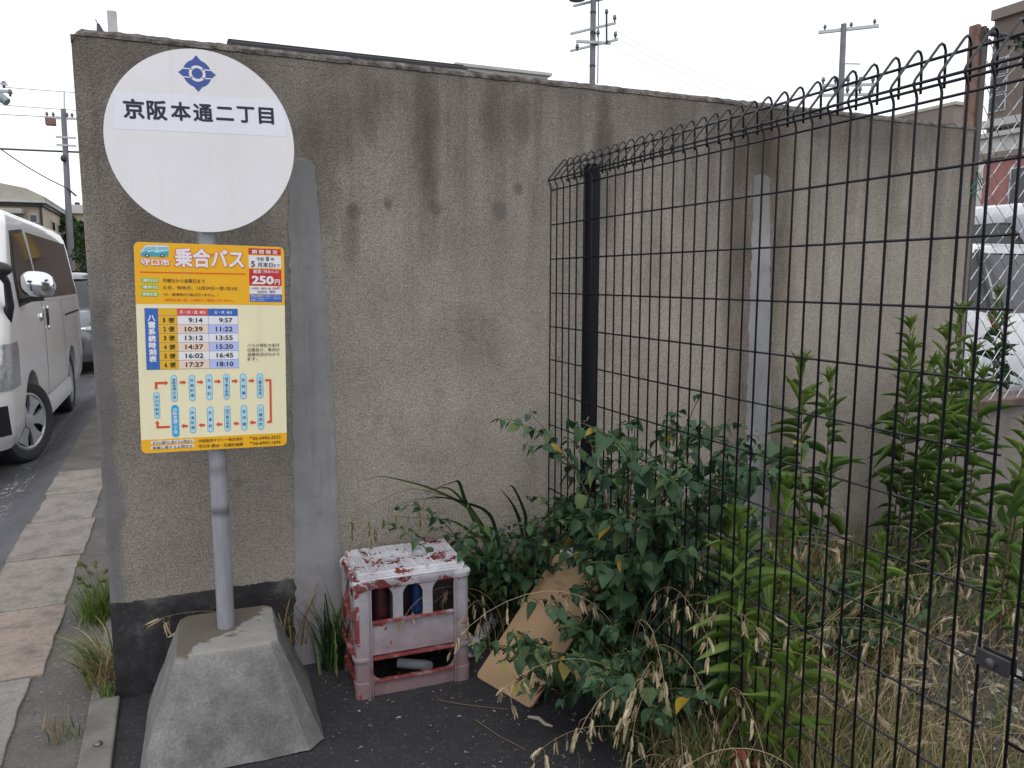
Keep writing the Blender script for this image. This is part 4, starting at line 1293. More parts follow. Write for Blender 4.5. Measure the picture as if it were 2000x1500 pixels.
tag(mb.build('paper_cup', smooth=True, auto=40), 'crumpled white paper cup at the top edge of the leaning board', 'litter')
mb = MB()
mb.tube([(.905, 2.01, .006), (.93, 1.985, .008), (.935, 1.955, .006), (.95, 1.935, .006)], [.004, .006, .005, .003], 'chip', 6)
tag(mb.build('dry_scrap'), 'curled pale scrap of dry plant on the asphalt below the board', 'litter')

# ------------------------------------------------------------------ mesh fence
FX = 1.238
ft = thing('mesh_fence', 'black welded wire mesh fence with a folded looped top edge', 'fence', (FX, 1.2, 0))
prof = [(0, .035), (0, 1.620), (-.002, 1.627), (-.009, 1.640), (-.0105, 1.646), (-.007, 1.653), (.046, 1.7155), (.052, 1.720), (.059, 1.718), (.0635, 1.709), (.066, 1.644)]
def panel(ya, yb):
    vw = MB(); hw = MB()
    n = int(round((ya - yb) / .05))
    for k in range(n + 1):
        y = ya - .05 * k
        j = rng.uniform(-.004, .004)
        vw.tube([(FX + x, y + j * (1 - z), z) for x, z in prof], .0027, 'fence', 6)
    ob1 = vw.build('vertical_wires', None, smooth=True)
    for k in range(14):
        z = 1.612 - .12 * k
        hw.tube([(FX + .0052, ya + .006, z), (FX + .0052, yb - .006, z)], .0026, 'fence', 6)
    for x, z in ((-.0065, 1.6445), (.0615, 1.652), (.0600, 1.699)):
        hw.tube([(FX + x, ya + .006, z), (FX + x, yb - .006, z)], .0029, 'fence', 6)
    ob2 = hw.build('horizontal_wires', None, smooth=True)
    root = bpy.data.objects.new('mesh_panel', None)
    col.objects.link(root)
    root.parent = ft
    root.location = (0, 0, 0)
    for ob in (ob1, ob2):
        ob.parent = root
        ob.location = (-FX, -1.2, 0)
panel(2.566, .866)
panel(.806, -1.294)
for y in (2.335, .335, -1.66):
    mb = MB()
    s2 = .021
    mb.prism(rrect(-s2, -s2, s2, s2, .006, 'all', 3), lambda a, b, t: (FX + .0365 + a, y + b, t), -.05, 1.668, 'fence_post')
    mb.box(FX + .0365 - s2 - .001, FX + .0365 + s2 + .001, y - s2 - .001, y + s2 + .001, 1.668, 1.673, 'fence_post')
    mb.build('post', ft, smooth=True, auto=35)
for zc in (.663,):
    mb = MB()
    mb.box(FX - .009, FX - .004, .806, .866, zc - .015, zc + .015, 'dark_steel')
    mb.box(FX + .0085, FX + .012, .806, .866, zc - .015, zc + .015, 'dark_steel')
    cl = mb.build('joint_clamp', ft, bevel=.002)
    mb = MB()
    mb.tube([(FX - .0092, .836, zc), (FX - .0165, .836, zc)], .0085, 'bolt', 12)
    mb.tube([(FX - .0165, .836, zc), (FX - .018, .836, zc)], [.0085, .004], 'bolt', 12)
    mb.build('bolt', cl, smooth=True, auto=40)

# ------------------------------------------------------------------ chain link fence beyond the wall end
bw = thing('block_wall', 'low stained concrete block wall under the chain link fence', 'wall', (4.4, 2.72, 0))
mb = MB(); mb.box(3.425, 6.0, 2.66, 2.80, -.05, .66, 'cblock'); mb.build('wall_body', bw, bevel=.008)
mb = MB()
mb.box(3.5, 6.0, 2.625, 2.83, .665, .705, 'weathered_wood')
mb.build('cap_board', bw, bevel=.004)
lf = thing('chain_link_fence', 'galvanised chain link fence on a rust streaked post at the wall end', 'fence', (3.46, 2.65, 0))
mb = MB()
mb.box(3.440, 3.466, 2.655, 2.70, 0, 2.46, 'rust')
mb.build('rusty_post', lf, bevel=.003)
mb = MB()
mb.box(3.4665, 3.4835, 2.640, 2.69, 0, 2.45, 'cblock')
mb.build('steel_angle', lf)
mb = MB()
mb.tube([(3.502, 2.66, 0), (3.502, 2.66, 2.44)], .0125, 'dark_steel', 10)
mb.tube([(3.502, 2.66, 2.43), (5.9, 2.66, 2.43)], .0125, 'dark_steel', 10)
mb.tube([(5.9, 2.66, .7), (5.9, 2.66, 2.44)], .02, 'dark_steel', 10)
mb.build('frame_tube', lf, smooth=True)
mb = MB()
p_ = .050
for k in range(40):
    x0 = 3.515 + k * p_
    pts = []
    z = .70
    i = 0
    while z < 2.42:
        pts.append((x0 + (p_ if (i + k) % 2 else 0), 2.655 + (.003 if i % 2 else -.003), z))
        z += p_
        i += 1
    mb.tube(pts, .0021, 'zinc', 4, caps=False)
mb.build('chain_mesh', lf)
mb = MB()
M['green_tie'] = simple('green_tie_wire', (.02, .16, .10), .5)
pts = [(3.46 + .05 * math.cos(k * 1.1) + .008 * k, 2.63 + .01 * math.sin(k), 1.72 + .035 * math.sin(k * 1.7) + .006 * k) for k in range(10)]
mb.tube([(3.42, 2.63, 1.62), (3.44, 2.63, 1.70)] + pts, .003, 'green_tie', 5)
mb.build('tie_wire', lf, smooth=True)
mb = MB()
M['creeper'] = M['grass_dark']
for k in range(60):
    x = 3.47 + rng.random() * .5; z = 2.36 + rng.random() * .08
    a = rng.random() * 6
    mb.add([(x, 2.645, z), (x + .03 * math.cos(a), 2.63, z + .02 * math.sin(a)), (x + .02 * math.cos(a + 1), 2.64, z + .03 * math.sin(a + 1))], [(0, 1, 2)], 'grass_dark')
mb.build('dry_creeper', lf)

# ------------------------------------------------------------------ vehicles
M['van_paint'] = simple('white_van_paint', (.66, .655, .645), .25, 0, .03, 2, 0, 200, .5, .6)
M['car_paint'] = simple('silver_car_paint', (.17, .18, .20), .25, .3, .05, 2, 0, 200, .5, .6)
M['suv_paint'] = simple('white_suv_paint', (.62, .63, .66), .25, 0, .03, 2, 0, 200, .5, .6)
M['grey_paint'] = simple('grey_van_paint', (.20, .215, .235), .3, .1, .05, 2, 0, 200, .5, .5)
M['glass'] = simple('tinted_glass', (.020, .022, .026), .06, 0, .1, 5, 0, 200, .7)
M['trim'] = simple('black_trim', (.02, .02, .022), .5)
M['chrome'] = simple('chrome', (.75, .76, .78), .1, 1.0, .02, 5)
M['tyre'] = simple('tyre_rubber', (.022, .022, .025), .75, 0, .2, 40)
M['rim'] = simple('silver_wheel_cover', (.42, .43, .45), .35, .5, .08, 20)
M['lamp_glass'] = simple('headlamp_glass', (.42, .43, .45), .08, .5, .25, 30, .2, 60)
M['lamp_amber'] = simple('red_tail_lamp', (.16, .015, .02), .15, 0, .2, 30)
M['dark'] = simple('dark_recess', (.008, .008, .009), .9)

def slice_ring(cx, z, hw, yf, yr, rf, rr, n=9):
    """rounded rectangle at height z; front is -Y"""
    pts = []
    for sx, yy, r, a0 in ((1, yr, rr, 0), (-1, yr, rr, 90), (-1, yf, rf, 180), (1, yf, rf, 270)):
        ccx = cx + sx * (hw - r)
        ccy = yy - r if yy == yr else yy + r
        for k in range(n):
            a = R(a0 + 90 * k / (n - 1))
            pts.append((ccx + r * math.cos(a), ccy + r * math.sin(a), z))
    # split the long sides so that they shade evenly
    return pts

def wheel(parent, x, y, z, r, wdt, side, steer=0.0, n=36):
    mt = Matrix.Translation((x, y, z)) @ Matrix.Rotation(steer, 4, 'Z')
    mb = MB(mt)
    h = wdt / 2
    prof = [(-h * .9, r * .70), (-h, r * .78), (-h, r * .92), (-h * .8, r * .985), (-h * .4, r), (h * .4, r), (h * .8, r * .985), (h, r * .92), (h, r * .78), (h * .9, r * .70)]
    mb.loft([[(a, q * math.cos(2 * PI * k / n), q * math.sin(2 * PI * k / n)) for k in range(n)] for a, q in [(-h * .35, r * .69)] + prof + [(h * .35, r * .69)]], 'tyre', caps=False)
    wh = mb.build('wheel', parent, smooth=True, auto=40)
    mb = MB(mt)
    s = side
    f = h * .86
    R0 = r * .70
    ns = 6
    prof = [(s * (f - .035), R0), (s * f, R0), (s * (f + .004), R0 * .93), (s * (f - .006), R0 * .88)]
    mb.loft([[(a, q * math.cos(2 * PI * k / n), q * math.sin(2 * PI * k / n)) for k in range(n)] for a, q in prof], 'rim', caps=False)
    mb.loft([[(a, q * math.cos(2 * PI * k / n), q * math.sin(2 * PI * k / n)) for k in range(n)] for a, q in ((s * (f - .034), R0 * .90), (s * (f - .03), .01))], 'dark', caps=False)
    for k in range(ns):                                     # broad flat spokes
        a0 = 2 * PI * k / ns
        pts = []
        for rr_, da in ((R0 * .24, .52), (R0 * .55, .30), (R0 * .9, .36)):
            pts.append((rr_, da))
        poly = [(rr_ * math.cos(a0 - da), rr_ * math.sin(a0 - da)) for rr_, da in pts] + [(rr_ * math.cos(a0 + da), rr_ * math.sin(a0 + da)) for rr_, da in pts[::-1]]
        mb.prism(poly, lambda a, b, t: (t, a, b), s * (f - .022), s * (f + .002), 'rim')
    mb.loft([[(a, q * math.cos(2 * PI * k / 20), q * math.sin(2 * PI * k / 20)) for k in range(20)] for a, q in ((s * (f - .02), R0 * .26), (s * (f + .012), R0 * .25), (s * (f + .016), R0 * .17))], 'rim')
    mb.build('wheel_cover', wh, smooth=True, auto=30)
    return wh

def interp(tab, z, k):
    for a, b in zip(tab, tab[1:]):
        if z <= b[0]:
            t = (z - a[0]) / (b[0] - a[0])
            return a[k] + (b[k] - a[k]) * t
    return tab[-1][k]

def cut_arches(body, cx, centers, r, zc, xhalf):
    for y in centers:
        bm = bmesh.new()
        bmesh.ops.create_cone(bm, cap_ends=True, segments=40, radius1=r, radius2=r, depth=xhalf * 2.4, matrix=Matrix.Translation((cx, y, zc)) @ Matrix.Rotation(PI / 2, 4, 'Y'))
        me = bpy.data.meshes.new('cutter')
        bm.to_mesh(me); bm.free()
        co = bpy.data.objects.new('cutter', me)
        col.objects.link(co)
        md = body.modifiers.new('arch', 'BOOLEAN')
        md.operation = 'DIFFERENCE'
        md.solver = 'EXACT'
        md.object = co
        bpy.context.view_layer.update()
        dg = bpy.context.evaluated_depsgraph_get()
        nm = bpy.data.meshes.new_from_object(body.evaluated_get(dg))
        body.modifiers.clear()
        body.data = nm
        bpy.data.objects.remove(co)

def densify(tab, k):
    out = []
    for a, b in zip(tab, tab[1:]):
        for i in range(k):
            t = i / k
            out.append(tuple(p + (q - p) * t for p, q in zip(a, b)))
    out.append(tab[-1])
    return out

def minibus(name, label, cat, cx, y0, zr, paint, detail=True, group=None):
    t = thing(name, label, cat, (cx, y0 + 2.3, zr), group)
    #       z     hw    yf    yr    rf   rr
    tab = [(.24, .79, .10, 4.62, .22, .12), (.34, .83, .04, 4.66, .22, .12), (.55, .845, .0, 4.68, .22, .12), (.80, .847, .02, 4.68, .21, .12), (1.0, .845, .07, 4.68, .20, .12),
           (1.12, .842, .13, 4.67, .22, .11), (1.22, .832, .22, 4.66, .20, .10), (1.45, .80, .47, 4.63, .18, .10), (1.72, .765, .76, 4.58, .17, .10), (1.84, .745, .89, 4.55, .18, .12),
           (1.90, .72, 1.0, 4.52, .22, .14), (1.95, .66, 1.18, 4.46, .28, .2), (1.985, .56, 1.45, 4.34, .32, .25), (2.005, .40, 1.85, 4.15, .3, .3), (2.015, .2, 2.4, 3.8, .19, .19)]
    tab = densify(tab, 3)
    mb = MB()
    mb.loft([slice_ring(cx, zr + z, hw, y0 + yf, y0 + yr, rf, rr) for z, hw, yf, yr, rf, rr in tab], paint)
    body = mb.build('body', t, smooth=True, auto=50)
    og = Vector(ORG[t.name])
    # arches need world coordinates
    body.parent = None
    body.location = og
    bpy.context.view_layer.update()
    cut_arches(body, cx, (y0 + .97, y0 + 3.54), .375, zr + .335, .9)
    body.parent = t
    body.location = (0, 0, 0)
    body.data.polygons.foreach_set('use_smooth', [True] * len(body.data.polygons))
    body.data.set_sharp_from_angle(angle=R(40))
    hwz = lambda z: interp(tab, z - zr, 1)
    yfz = lambda z: interp(tab, z - zr, 2) + y0
    def side_patch(poly, sgn, off, mat, pname, par, inset_n=1):
        """polygon (y,z) laid on the body side"""
        ysn = 10
        mb = MB()
        zs = sorted(set(p[1] for p in poly))
        zlo, zhi = zs[0], zs[-1]
        rows = 14
        rings = []
        for i in range(rows + 1):
            z = zlo + (zhi - zlo) * i / rows
            xs = []
            for (ya, za), (yb, zb) in zip(poly, poly[1:] + poly[:1]):
                if (za - z) * (zb - z) <= 0 and za != zb:
                    xs.append(ya + (yb - ya) * (z - za) / (zb - za))
            if len(xs) < 2:
                continue
            a, b = min(xs), max(xs)
            rings.append([(cx + sgn * (hwz(z) + off), a + (b - a) * k / ysn, z) for k in range(ysn + 1)])
        mb.loft(rings, mat, caps=False, closed=False)
        return mb.build(pname, par, smooth=True)
    for sgn in (1, -1):
        Z = lambda v: v + zr
        Y = lambda v: v + y0
        side_patch([(Y(.72), Z(1.20)), (Y(.80), Z(1.50)), (Y(1.06), Z(1.80)), (Y(1.64), Z(1.815)), (Y(1.78), Z(1.42)), (Y(1.70), Z(1.22))], sgn, .002, 'trim', 'window_seal', t)
        w1 = side_patch([(Y(.80), Z(1.235)), (Y(.90), Z(1.50)), (Y(1.10), Z(1.775)), (Y(1.59), Z(1.785)), (Y(1.715), Z(1.43)), (Y(1.64), Z(1.25))], sgn, .005, 'glass', 'window', t)
        side_patch([(Y(1.86), Z(1.24)), (Y(1.80), Z(1.80)), (Y(4.36), Z(1.80)), (Y(4.52), Z(1.24))], sgn, .002, 'glass', 'window', t)
        if detail:
            side_patch([(Y(2.0), Z(1.235)), (Y(2.0), Z(1.215)), (Y(4.5), Z(1.215)), (Y(4.5), Z(1.235))], sgn, .004, paint, 'window_ledge', t)
            # door gaps and slide rail
            for pl_ in ([(Y(1.80), Z(.40)), (Y(1.80), Z(1.24)), (Y(1.812), Z(1.24)), (Y(1.812), Z(.40))], [(Y(3.02), Z(.5)), (Y(3.02), Z(1.24)), (Y(3.032), Z(1.24)), (Y(3.032), Z(.5))],
                        [(Y(3.2), Z(1.035)), (Y(3.2), Z(1.055)), (Y(4.45), Z(1.06)), (Y(4.45), Z(1.04))]):
                side_patch(pl_, sgn, .0015, 'dark', 'door_gap', t)
            x = cx + sgn * (.845)
            mb = MB()
            for yy, zz in ((1.62, 1.09),):
                mb.ball((x + sgn * .004, Y(yy), Z(zz)), (.02, .055, .035), 'chrome', 12, 8)
            mb.build('door_handle', t, smooth=True)
            mb = MB()
            mb.ball((x + sgn * .004, Y(1.97), Z(1.07)), (.014, .022, .10), 'trim', 12, 10)
            mb.ball((x + sgn * .010, Y(1.97), Z(1.155)), (.012, .02, .02), 'chrome', 12, 8)
            mb.ball((x + sgn * .010, Y(1.97), Z(.985)), (.012, .02, .02), 'chrome', 12, 8)
            mb.build('door_handle', t, smooth=True)
    # body-side skirt (lower moulding)
        mb = MB()
        prof = [(.835, .24), (.868, .26), (.872, .36), (.85, .42)]
        mb.loft([[(cx + sgn * a, Y(yy), Z(z)) for a, z in prof] for yy in (1.36, 1.5, 3.0, 3.13)], paint, caps=True, closed=True)
        mb.build('side_skirt', t, smooth=True, auto=40)
        # wheels
        wheel(t, cx + sgn * .73, y0 + .97, zr + .318, .318, .19, sgn, R(-24))
        wheel(t, cx + sgn * .73, y0 + 3.54, zr + .318, .318, .19, sgn)
        # headlamp wrapping the corner
        mb = MB()
        pts = []
        rows = []
        for z in np.linspace(zr + .66, zr + .97, 6):
            hw, yf, rf = hwz(z), yfz(z), interp(tab, z - zr, 4)
            lo_ = []
            for k in range(9):
                a = R(-100 + 92 * k / 8)
                lo_.append((cx + sgn * (hw - rf + (rf + .006) * math.cos(a)), yf + rf + (rf + .006) * math.sin(a), z))
            yext = yf + rf + (.26 if z < zr + .95 else .2)
            lo_.append((cx + sgn * (hw + .006), yext - .05, z)); lo_.append((cx + sgn * (hw + .001), yext, z))
            rows.append(lo_)
        mb.loft(rows, 'lamp_glass', caps=False, closed=False)
        hl = mb.build('headlight', t, smooth=True)
        # door mirror, chrome capped
        mb = MB()
        rings = []
        for k in range(13):
            u = -1 + 2 * k / 12
            s_ = (1 - abs(u) ** 2.8) ** .4 if abs(u) < 1 else .05
            s_ = max(s_, .12)
            c_ = Vector((cx + sgn * (.955 + u * .118), Y(.80 + .01 * u), Z(1.365 - .012 * u)))
            rings.append([c_ + Vector((0, .055 * s_ * math.copysign(abs(math.cos(a)) ** .7, math.cos(a)), .098 * s_ * math.copysign(abs(math.sin(a)) ** .7, math.sin(a)))) for a in [2 * PI * q_ / 16 for q_ in range(16)]])
        mb.loft(rings, 'chrome')
        mr = mb.build('door_mirror', t, smooth=True)
        mb = MB()
        mb.obox((cx + sgn * .81, Y(.84), Z(1.245)), (cx + sgn * .98, Y(.82), Z(1.262)), .035, .018, 'trim')
        mb.build('mirror_arm', mr, bevel=.004)
    # corner view mirror on a stalk (kerb side)
    mb = MB()
    mb.tube([(cx + .80, y0 + .34, zr + 1.13), (cx + .845, y0 + .32, zr + 1.22), (cx + .85, y0 + .25, zr + 1.38), (cx + .83, y0 + .20, zr + 1.44)], [.05, .028, .022, .03], 'trim', 12)
    mb.ball((cx + .79, y0 + .17, zr + 1.47), (.115, .06, .055), 'trim', 14, 10)
    mb.build('corner_mirror', t, smooth=True)
    # front: windscreen, grille, bumper vent, plate free
    mb = MB()
    rows = []
    for z in np.linspace(zr + 1.20, zr + 1.78, 8):
        hw, yf, rf = hwz(z), yfz(z), interp(tab, z - zr, 4)
        rows.append([(cx + (hw - .06) * s_, yf - .004 + (rf * (1 - math.sqrt(max(0, 1 - (max(0, abs((hw - .06) * s_) - (hw - rf)) / rf) ** 2)))), z) for s_ in np.linspace(-1, 1, 17)])
    mb.loft(rows, 'glass', caps=False, closed=False)
    mb.build('windscreen', t, smooth=True)
    mb = MB()
    mb.box(cx - .42, cx + .42, y0 - .02, y0 + .05, zr + .72, zr + .92, 'trim')
    for k in range(5):
        mb.box(cx - .41, cx + .41, y0 - .03, y0 - .018, zr + .735 + k * .038, zr + .750 + k * .038, 'chrome')
    mb.build('grille', t, bevel=.004)
    for sgn in (1, -1):
        mb = MB()
        zz = np.linspace(zr + .35, zr + .56, 4)
        mb.loft([[(cx + sgn * (.50 + .32 * s_), yfz(z) - .008 + (.22 * (1 - math.sqrt(max(0, 1 - (max(0, (.50 + .32 * s_) - (hwz(z) - .22)) / .22) ** 2)))), z) for s_ in np.linspace(0, 1, 33)] for z in zz], 'dark', caps=False, closed=False)
        mb.build('bumper_vent', t)
    mb = MB()
    mb.box(cx - .75, cx + .75, y0 + .5, y0 + 4.4, zr + .20, zr + .30, 'dark')
    mb.build('underbody', t)
    return t

minibus('minibus', 'white passenger minibus with chrome door mirror waiting on the road beside the wall', 'van', -1.05 - .845, 6.04, -.102, 'van_paint')

def car(name, label, cat, cx, y0, zr, L, hw, belt, roof, paint, front_neg=True, hood=.95, group=None, boot=.35, glass_slope=.45):
    t = thing(name, label, cat, (cx, y0 + L / 2, zr), group)
    tab = [(.20, hw - .06, .10, L - .10, .2, .2), (.32, hw - .01, .02, L - .02, .24, .22), (.55, hw, 0, L, .26, .22), (belt - .12, hw - .01, .06, L - .03, .28, .22), (belt - .03, hw - .03, .16, L - .06, .3, .22)]
    def fx(y):
        return y0 + (y if front_neg else L - y)
    tab = densify(tab, 3)
    def ring(cz):
        z, h, yf, yr, rf, rr = cz
        a, b = (yf, yr) if front_neg else (L - yr, L - yf)
        ra, rb = (rf, rr) if front_neg else (rr, rf)
        return slice_ring(cx, zr + z, h, y0 + a, y0 + b, ra, rb)
    mb = MB()
    mb.loft([ring(t_) for t_ in tab] + [ring((belt, hw - .08, .3, L - .1, .3, .2)), ring((belt + .02, hw - .2, .6, L - .25, .3, .2))], paint)
    body = mb.build('body', t, smooth=True, auto=50)
    og = Vector(ORG[t.name])
    body.parent = None; body.location = og
    bpy.context.view_layer.update()
    wy = (fx(.85), fx(L - .85))
    cut_arches(body, cx, wy, .36, zr + .32, hw + .1)
    body.parent = t; body.location = (0, 0, 0)
    body.data.polygons.foreach_set('use_smooth', [True] * len(body.data.polygons))
    body.data.set_sharp_from_angle(angle=R(40))
    gt = [(belt - .02, hw - .06, hood, L - boot + .1, .2, .15), (belt + (roof - belt) * .5, hw - .13, hood + glass_slope * .55, L - boot - .08, .2, .15), (roof - .10, hw - .2, hood + glass_slope, L - boot - .22, .2, .15)]
    mb = MB(); mb.loft([ring(g_) for g_ in densify(gt, 3)], 'glass'); mb.build('window', t, smooth=True, auto=40)
    rt = [(roof - .11, hw - .19, hood + glass_slope - .05, L - boot - .20, .22, .2), (roof - .05, hw - .22, hood + glass_slope + .02, L - boot - .2, .25, .2), (roof - .01, hw - .32, hood + glass_slope + .2, L - boot - .35, .25, .2), (roof, hw - .5, hood + glass_slope + .5, L - boot - .6, .2, .2)]
    mb = MB(); mb.loft([ring(g_) for g_ in rt], paint); mb.build('roof', t, smooth=True, auto=50)
    for sgn in (-1, 1):                                        # pillars
        for ya, yb in ((hood - .02, hood + glass_slope), ((hood + L - boot) / 2, (hood + L - boot) / 2), (L - boot + .06, L - boot - .24)):
            mb = MB()
            mb.obox((cx + sgn * (hw - .055), fx(ya), zr + belt - .03), (cx + sgn * (hw - .19), fx(yb), zr + roof - .08), .028, .02, 'trim', up=(0, 1, 0))
            mb.build('pillar', t, bevel=.006)
        for yy in wy:
            wheel(t, cx + sgn * (hw - .11), yy, zr + .31, .31, .19, sgn, 0, 28)
        mb = MB()
        a, b = sorted((cx + sgn * (hw - .42), cx + sgn * (hw - .03)))
        yl = fx(.14)
        mb.ball(((a + b) / 2, yl, zr + belt - .28), ((b - a) / 2, .12, .075), 'lamp_glass', 14, 8)
        mb.build('headlight', t, smooth=True)
        mb = MB()
        mb.ball((cx + sgn * (hw - .09), fx(L - .12), zr + belt - .10), (.03, .06, .12), 'lamp_amber', 12, 8)
        mb.build('tail_light', t, smooth=True)
    mb = MB()
    mb.box(cx - hw + .25, cx + hw - .25, fx(0) - .03, fx(0) + .03, zr + .42, zr + .56, 'trim'); mb.build('grille', t, bevel=.01)
    return t

car('queued_car', 'silver car queued on the road close behind the white minibus', 'car', -1.86, 13.0, -.102, 4.2, .83, .95, 1.52, 'car_paint')
car('parked_suv', 'white parked car with dark rear window behind the chain link fence', 'car', 7.75, 4.9, 0, 4.3, .86, 1.02, 1.66, 'suv_paint', front_neg=False, boot=.15, glass_slope=.5)
v2 = minibus('parked_van', 'pale high roofed van parked beyond the white car and chain link fence', 'van', 11.6, 6.6, .32, 'grey_paint', False)
mb = MB()
mb.loft([slice_ring(11.6, z, h, 7.6, 11.1, .2, .15) for z, h in ((2.10, .76), (2.24, .78), (2.33, .74), (2.37, .6))], 'suv_paint')
mb.build('roof_cap', v2, smooth=True, auto=40)

# ------------------------------------------------------------------ things seen over the wall
M['roof_dark'] = simple('dark_roof_sheet', (.020, .018, .022), .5, .2, .3, 10)
M['roof_grey'] = simple('pale_roof_edge', (.42, .42, .40), .7)
M['banner'] = simple('yellow_banner', (.40, .25, .03), .7, 0, .1, 3)
M['beige'] = simple('beige_render', (.46, .38, .28), .85, 0, .08, 2)
M['beige_dark'] = simple('grey_parapet', (.36, .345, .29), .7, 0, .1, 3)
M['white_wall'] = simple('pale_wall', (.50, .49, .47), .85, 0, .07, 2)
M['brown_tile'] = simple('brown_tile', (.150, .115, .098), .8, 0, .12, 8)
M['brown_tile2'] = simple('taupe_tile', (.20, .165, .145), .8, 0, .12, 8)
M['pink_tile'] = simple('pink_tile', (.32, .135, .125), .8, 0, .12, 5)
M['concrete_pole'] = simple('concrete_pole', (.17, .17, .19), .8, 0, .15, 4)
M['grey_frame'] = simple('grey_frame', (.45, .45, .46), .6)
sh = thing('lean_to_roof', 'long dark corrugated roof edge showing just above the wall', 'roof', (.72, 3.9, 0))
mb = MB()
for k in range(12):
    x = .222 + k * .074
    mb.tube([(x, 3.05, 2.124), (x, 4.9, 2.19)], .010, 'roof_dark', 8)
mb.box(.215, 1.085, 3.04, 3.06, 2.112, 2.133, 'roof_dark')
mb.obox((.65, 3.05, 2.118), (.65, 4.9, 2.184), .43, .004, 'roof_dark')
mb.build('roof_sheet', sh)
mb = MB()
mb.box(.22, 1.09, 3.005, 3.038, 2.092, 2.118, 'roof_dark'); mb.build('gutter', sh, bevel=.004)
for x in (.3, 1.0):
    for y in (3.1, 4.7):
        mb = MB(); mb.box(x - .03, x + .03, y - .03, y + .03, 0, 2.10, 'roof_dark'); mb.build('post', sh)

def building(name, label, x0, x1, y0, y1, z1, mat, wins=(), roofs=(), group=None, cat='building'):
    t = thing(name, label, cat, ((x0 + x1) / 2, (y0 + y1) / 2, 0), group)
    mb = MB(); mb.box(x0, x1, y0, y1, -.1, z1, mat); mb.build('wall', t)
    for fx_ in roofs:
        mb = MB(); mb.box(*fx_[:6], fx_[6]); mb.build(fx_[7], t)
    for wn in wins:                                            # (face, a0, a1, z0, z1): s = towards -Y, w = towards -X, e = towards +X
        f, a0, a1, za, zb = wn
        mb = MB(); g = MB()
        e = .06
        if f == 's':
            mb.box(a0 - e, a1 + e, y0 - .06, y0 + .03, za - e, zb + e, 'grey_frame'); g.box(a0, a1, y0 - .075, y0 - .062, za, zb, 'glass')
        elif f == 'w':
            mb.box(x0 - .06, x0 + .03, a0 - e, a1 + e, za - e, zb + e, 'grey_frame'); g.box(x0 - .075, x0 - .062, a0, a1, za, zb, 'glass')
        else:
            mb.box(x1 - .03, x1 + .06, a0 - e, a1 + e, za - e, zb + e, 'grey_frame'); g.box(x1 + .062, x1 + .075, a0, a1, za, zb, 'glass')
        w_ = mb.build('window', t)
        g.build('pane', w_)
    return t

# ------------------------------------------------------------------ buildings, poles and trees in the distance
shop = building('shop_building', 'dark fronted shop with plain yellow banners across the lane behind the wall', -.9, 7, 17, 26, 5.2, 'brown_tile', [('s', 2.5, 5.0, .8, 2.4)])
for x0, x1, z0, z1 in ((-.05, .16, 2.0, 2.6), (.66, .86, 1.85, 2.5)):
    mb = MB(); mb.box(x0, x1, 16.93, 16.96, z0, z1, 'banner'); mb.build('banner', shop)
mb = MB(); mb.box(-.9, 2.2, 16.4, 16.99, 3.3, 3.45, 'roof_grey'); mb.build('awning', shop)
for x in (-.3, .5, 1.3):
    mb = MB(); mb.box(x, x + .06, 16.9, 16.95, 0, 1.45, 'rust'); mb.build('railing_post', shop)
building('flat_roofed_building', 'pale low roof edge showing over the wall right of the dark lean-to roof', 3.15, 4.29, 9.0, 14.0, 3.74, 'white_wall', [],
         [(3.10, 4.33, 8.96, 14.1, 3.742, 3.775, 'roof_grey', 'roof')])
bl = thing('beige_building', 'beige two storey building with sloping grey parapet behind the minibus', 'building', (-11, 45, 0))
mb = MB(); mb.box(-18, -5.10, 40, 54, -.1, 4.42, 'beige'); mb.build('wall', bl)
mb = MB(); mb.box(-18.2, -5.0, 39.75, 54.2, 4.425, 4.56, 'roof_dark'); mb.build('eave', bl)
mb = MB(); mb.box(-18.2, -4.92, 39.65, 54.2, 4.565, 4.66, 'roof_grey'); mb.build('gutter', bl)
mb = MB()
mb.prism([(-18, 4.665), (-5.0, 4.665), (-4.97, 4.84), (-5.65, 5.18), (-6.6, 5.36), (-18, 6.2)], lambda a, b, t: (a, t, b), 39.9, 54, 'beige_dark')
mb.build('parapet', bl)
mb = MB()
for k in range(7):
    mb.box(-4.969, -4.95, 40.4 + k * 1.9, 40.5 + k * 1.9, 4.67, 4.83, 'roof_grey')
mb.build('parapet_posts', bl)
for x0, x1, z0, z1 in ((-5.57, -5.34, 3.78, 4.05), (-8.2, -7.4, 3.0, 4.0)):
    mb = MB(); mb.box(x0 - .07, x1 + .07, 39.93, 40.02, z0 - .07, z1 + .07, 'roof_grey'); wn = mb.build('window', bl)
    mb = MB(); mb.box(x0, x1, 39.91, 39.928, z0, z1, 'glass'); mb.build('pane', wn)
for y0_ in (42.2, 44.2):
    mb = MB(); mb.box(-5.12, -5.04, y0_, y0_ + .9, 3.5, 4.0, 'roof_grey'); wn = mb.build('window', bl)
    mb = MB(); mb.box(-5.038, -5.02, y0_ + .1, y0_ + .8, 3.57, 3.93, 'glass'); mb.build('pane', wn)
mb = MB(); mb.tube([(-5.16, 39.9, 0), (-5.16, 39.9, 4.42)], .05, 'dark_steel', 8); mb.build('downpipe', bl)
mb = MB()
mb.prism([(0, 4.1), (0, 4.28), (1.0, 4.25), (1.0, 4.05)], lambda a, b, t: (t, 39.95 - a, b), -7.4, -5.75, 'beige_dark')
mb.build('awning', bl)
building('cream_house', 'small cream house far behind the leaning utility pole', -4.82, -2.4, 48, 56, 4.75, 'beige', [('s', -4.55, -3.9, 3.4, 4.35)],
         [(-4.95, -2.3, 47.8, 56, 4.752, 5.2, 'white_wall', 'roof'), (-4.72, -4.5, 49, 49.4, 5.201, 5.42, 'roof_dark', 'chimney')])

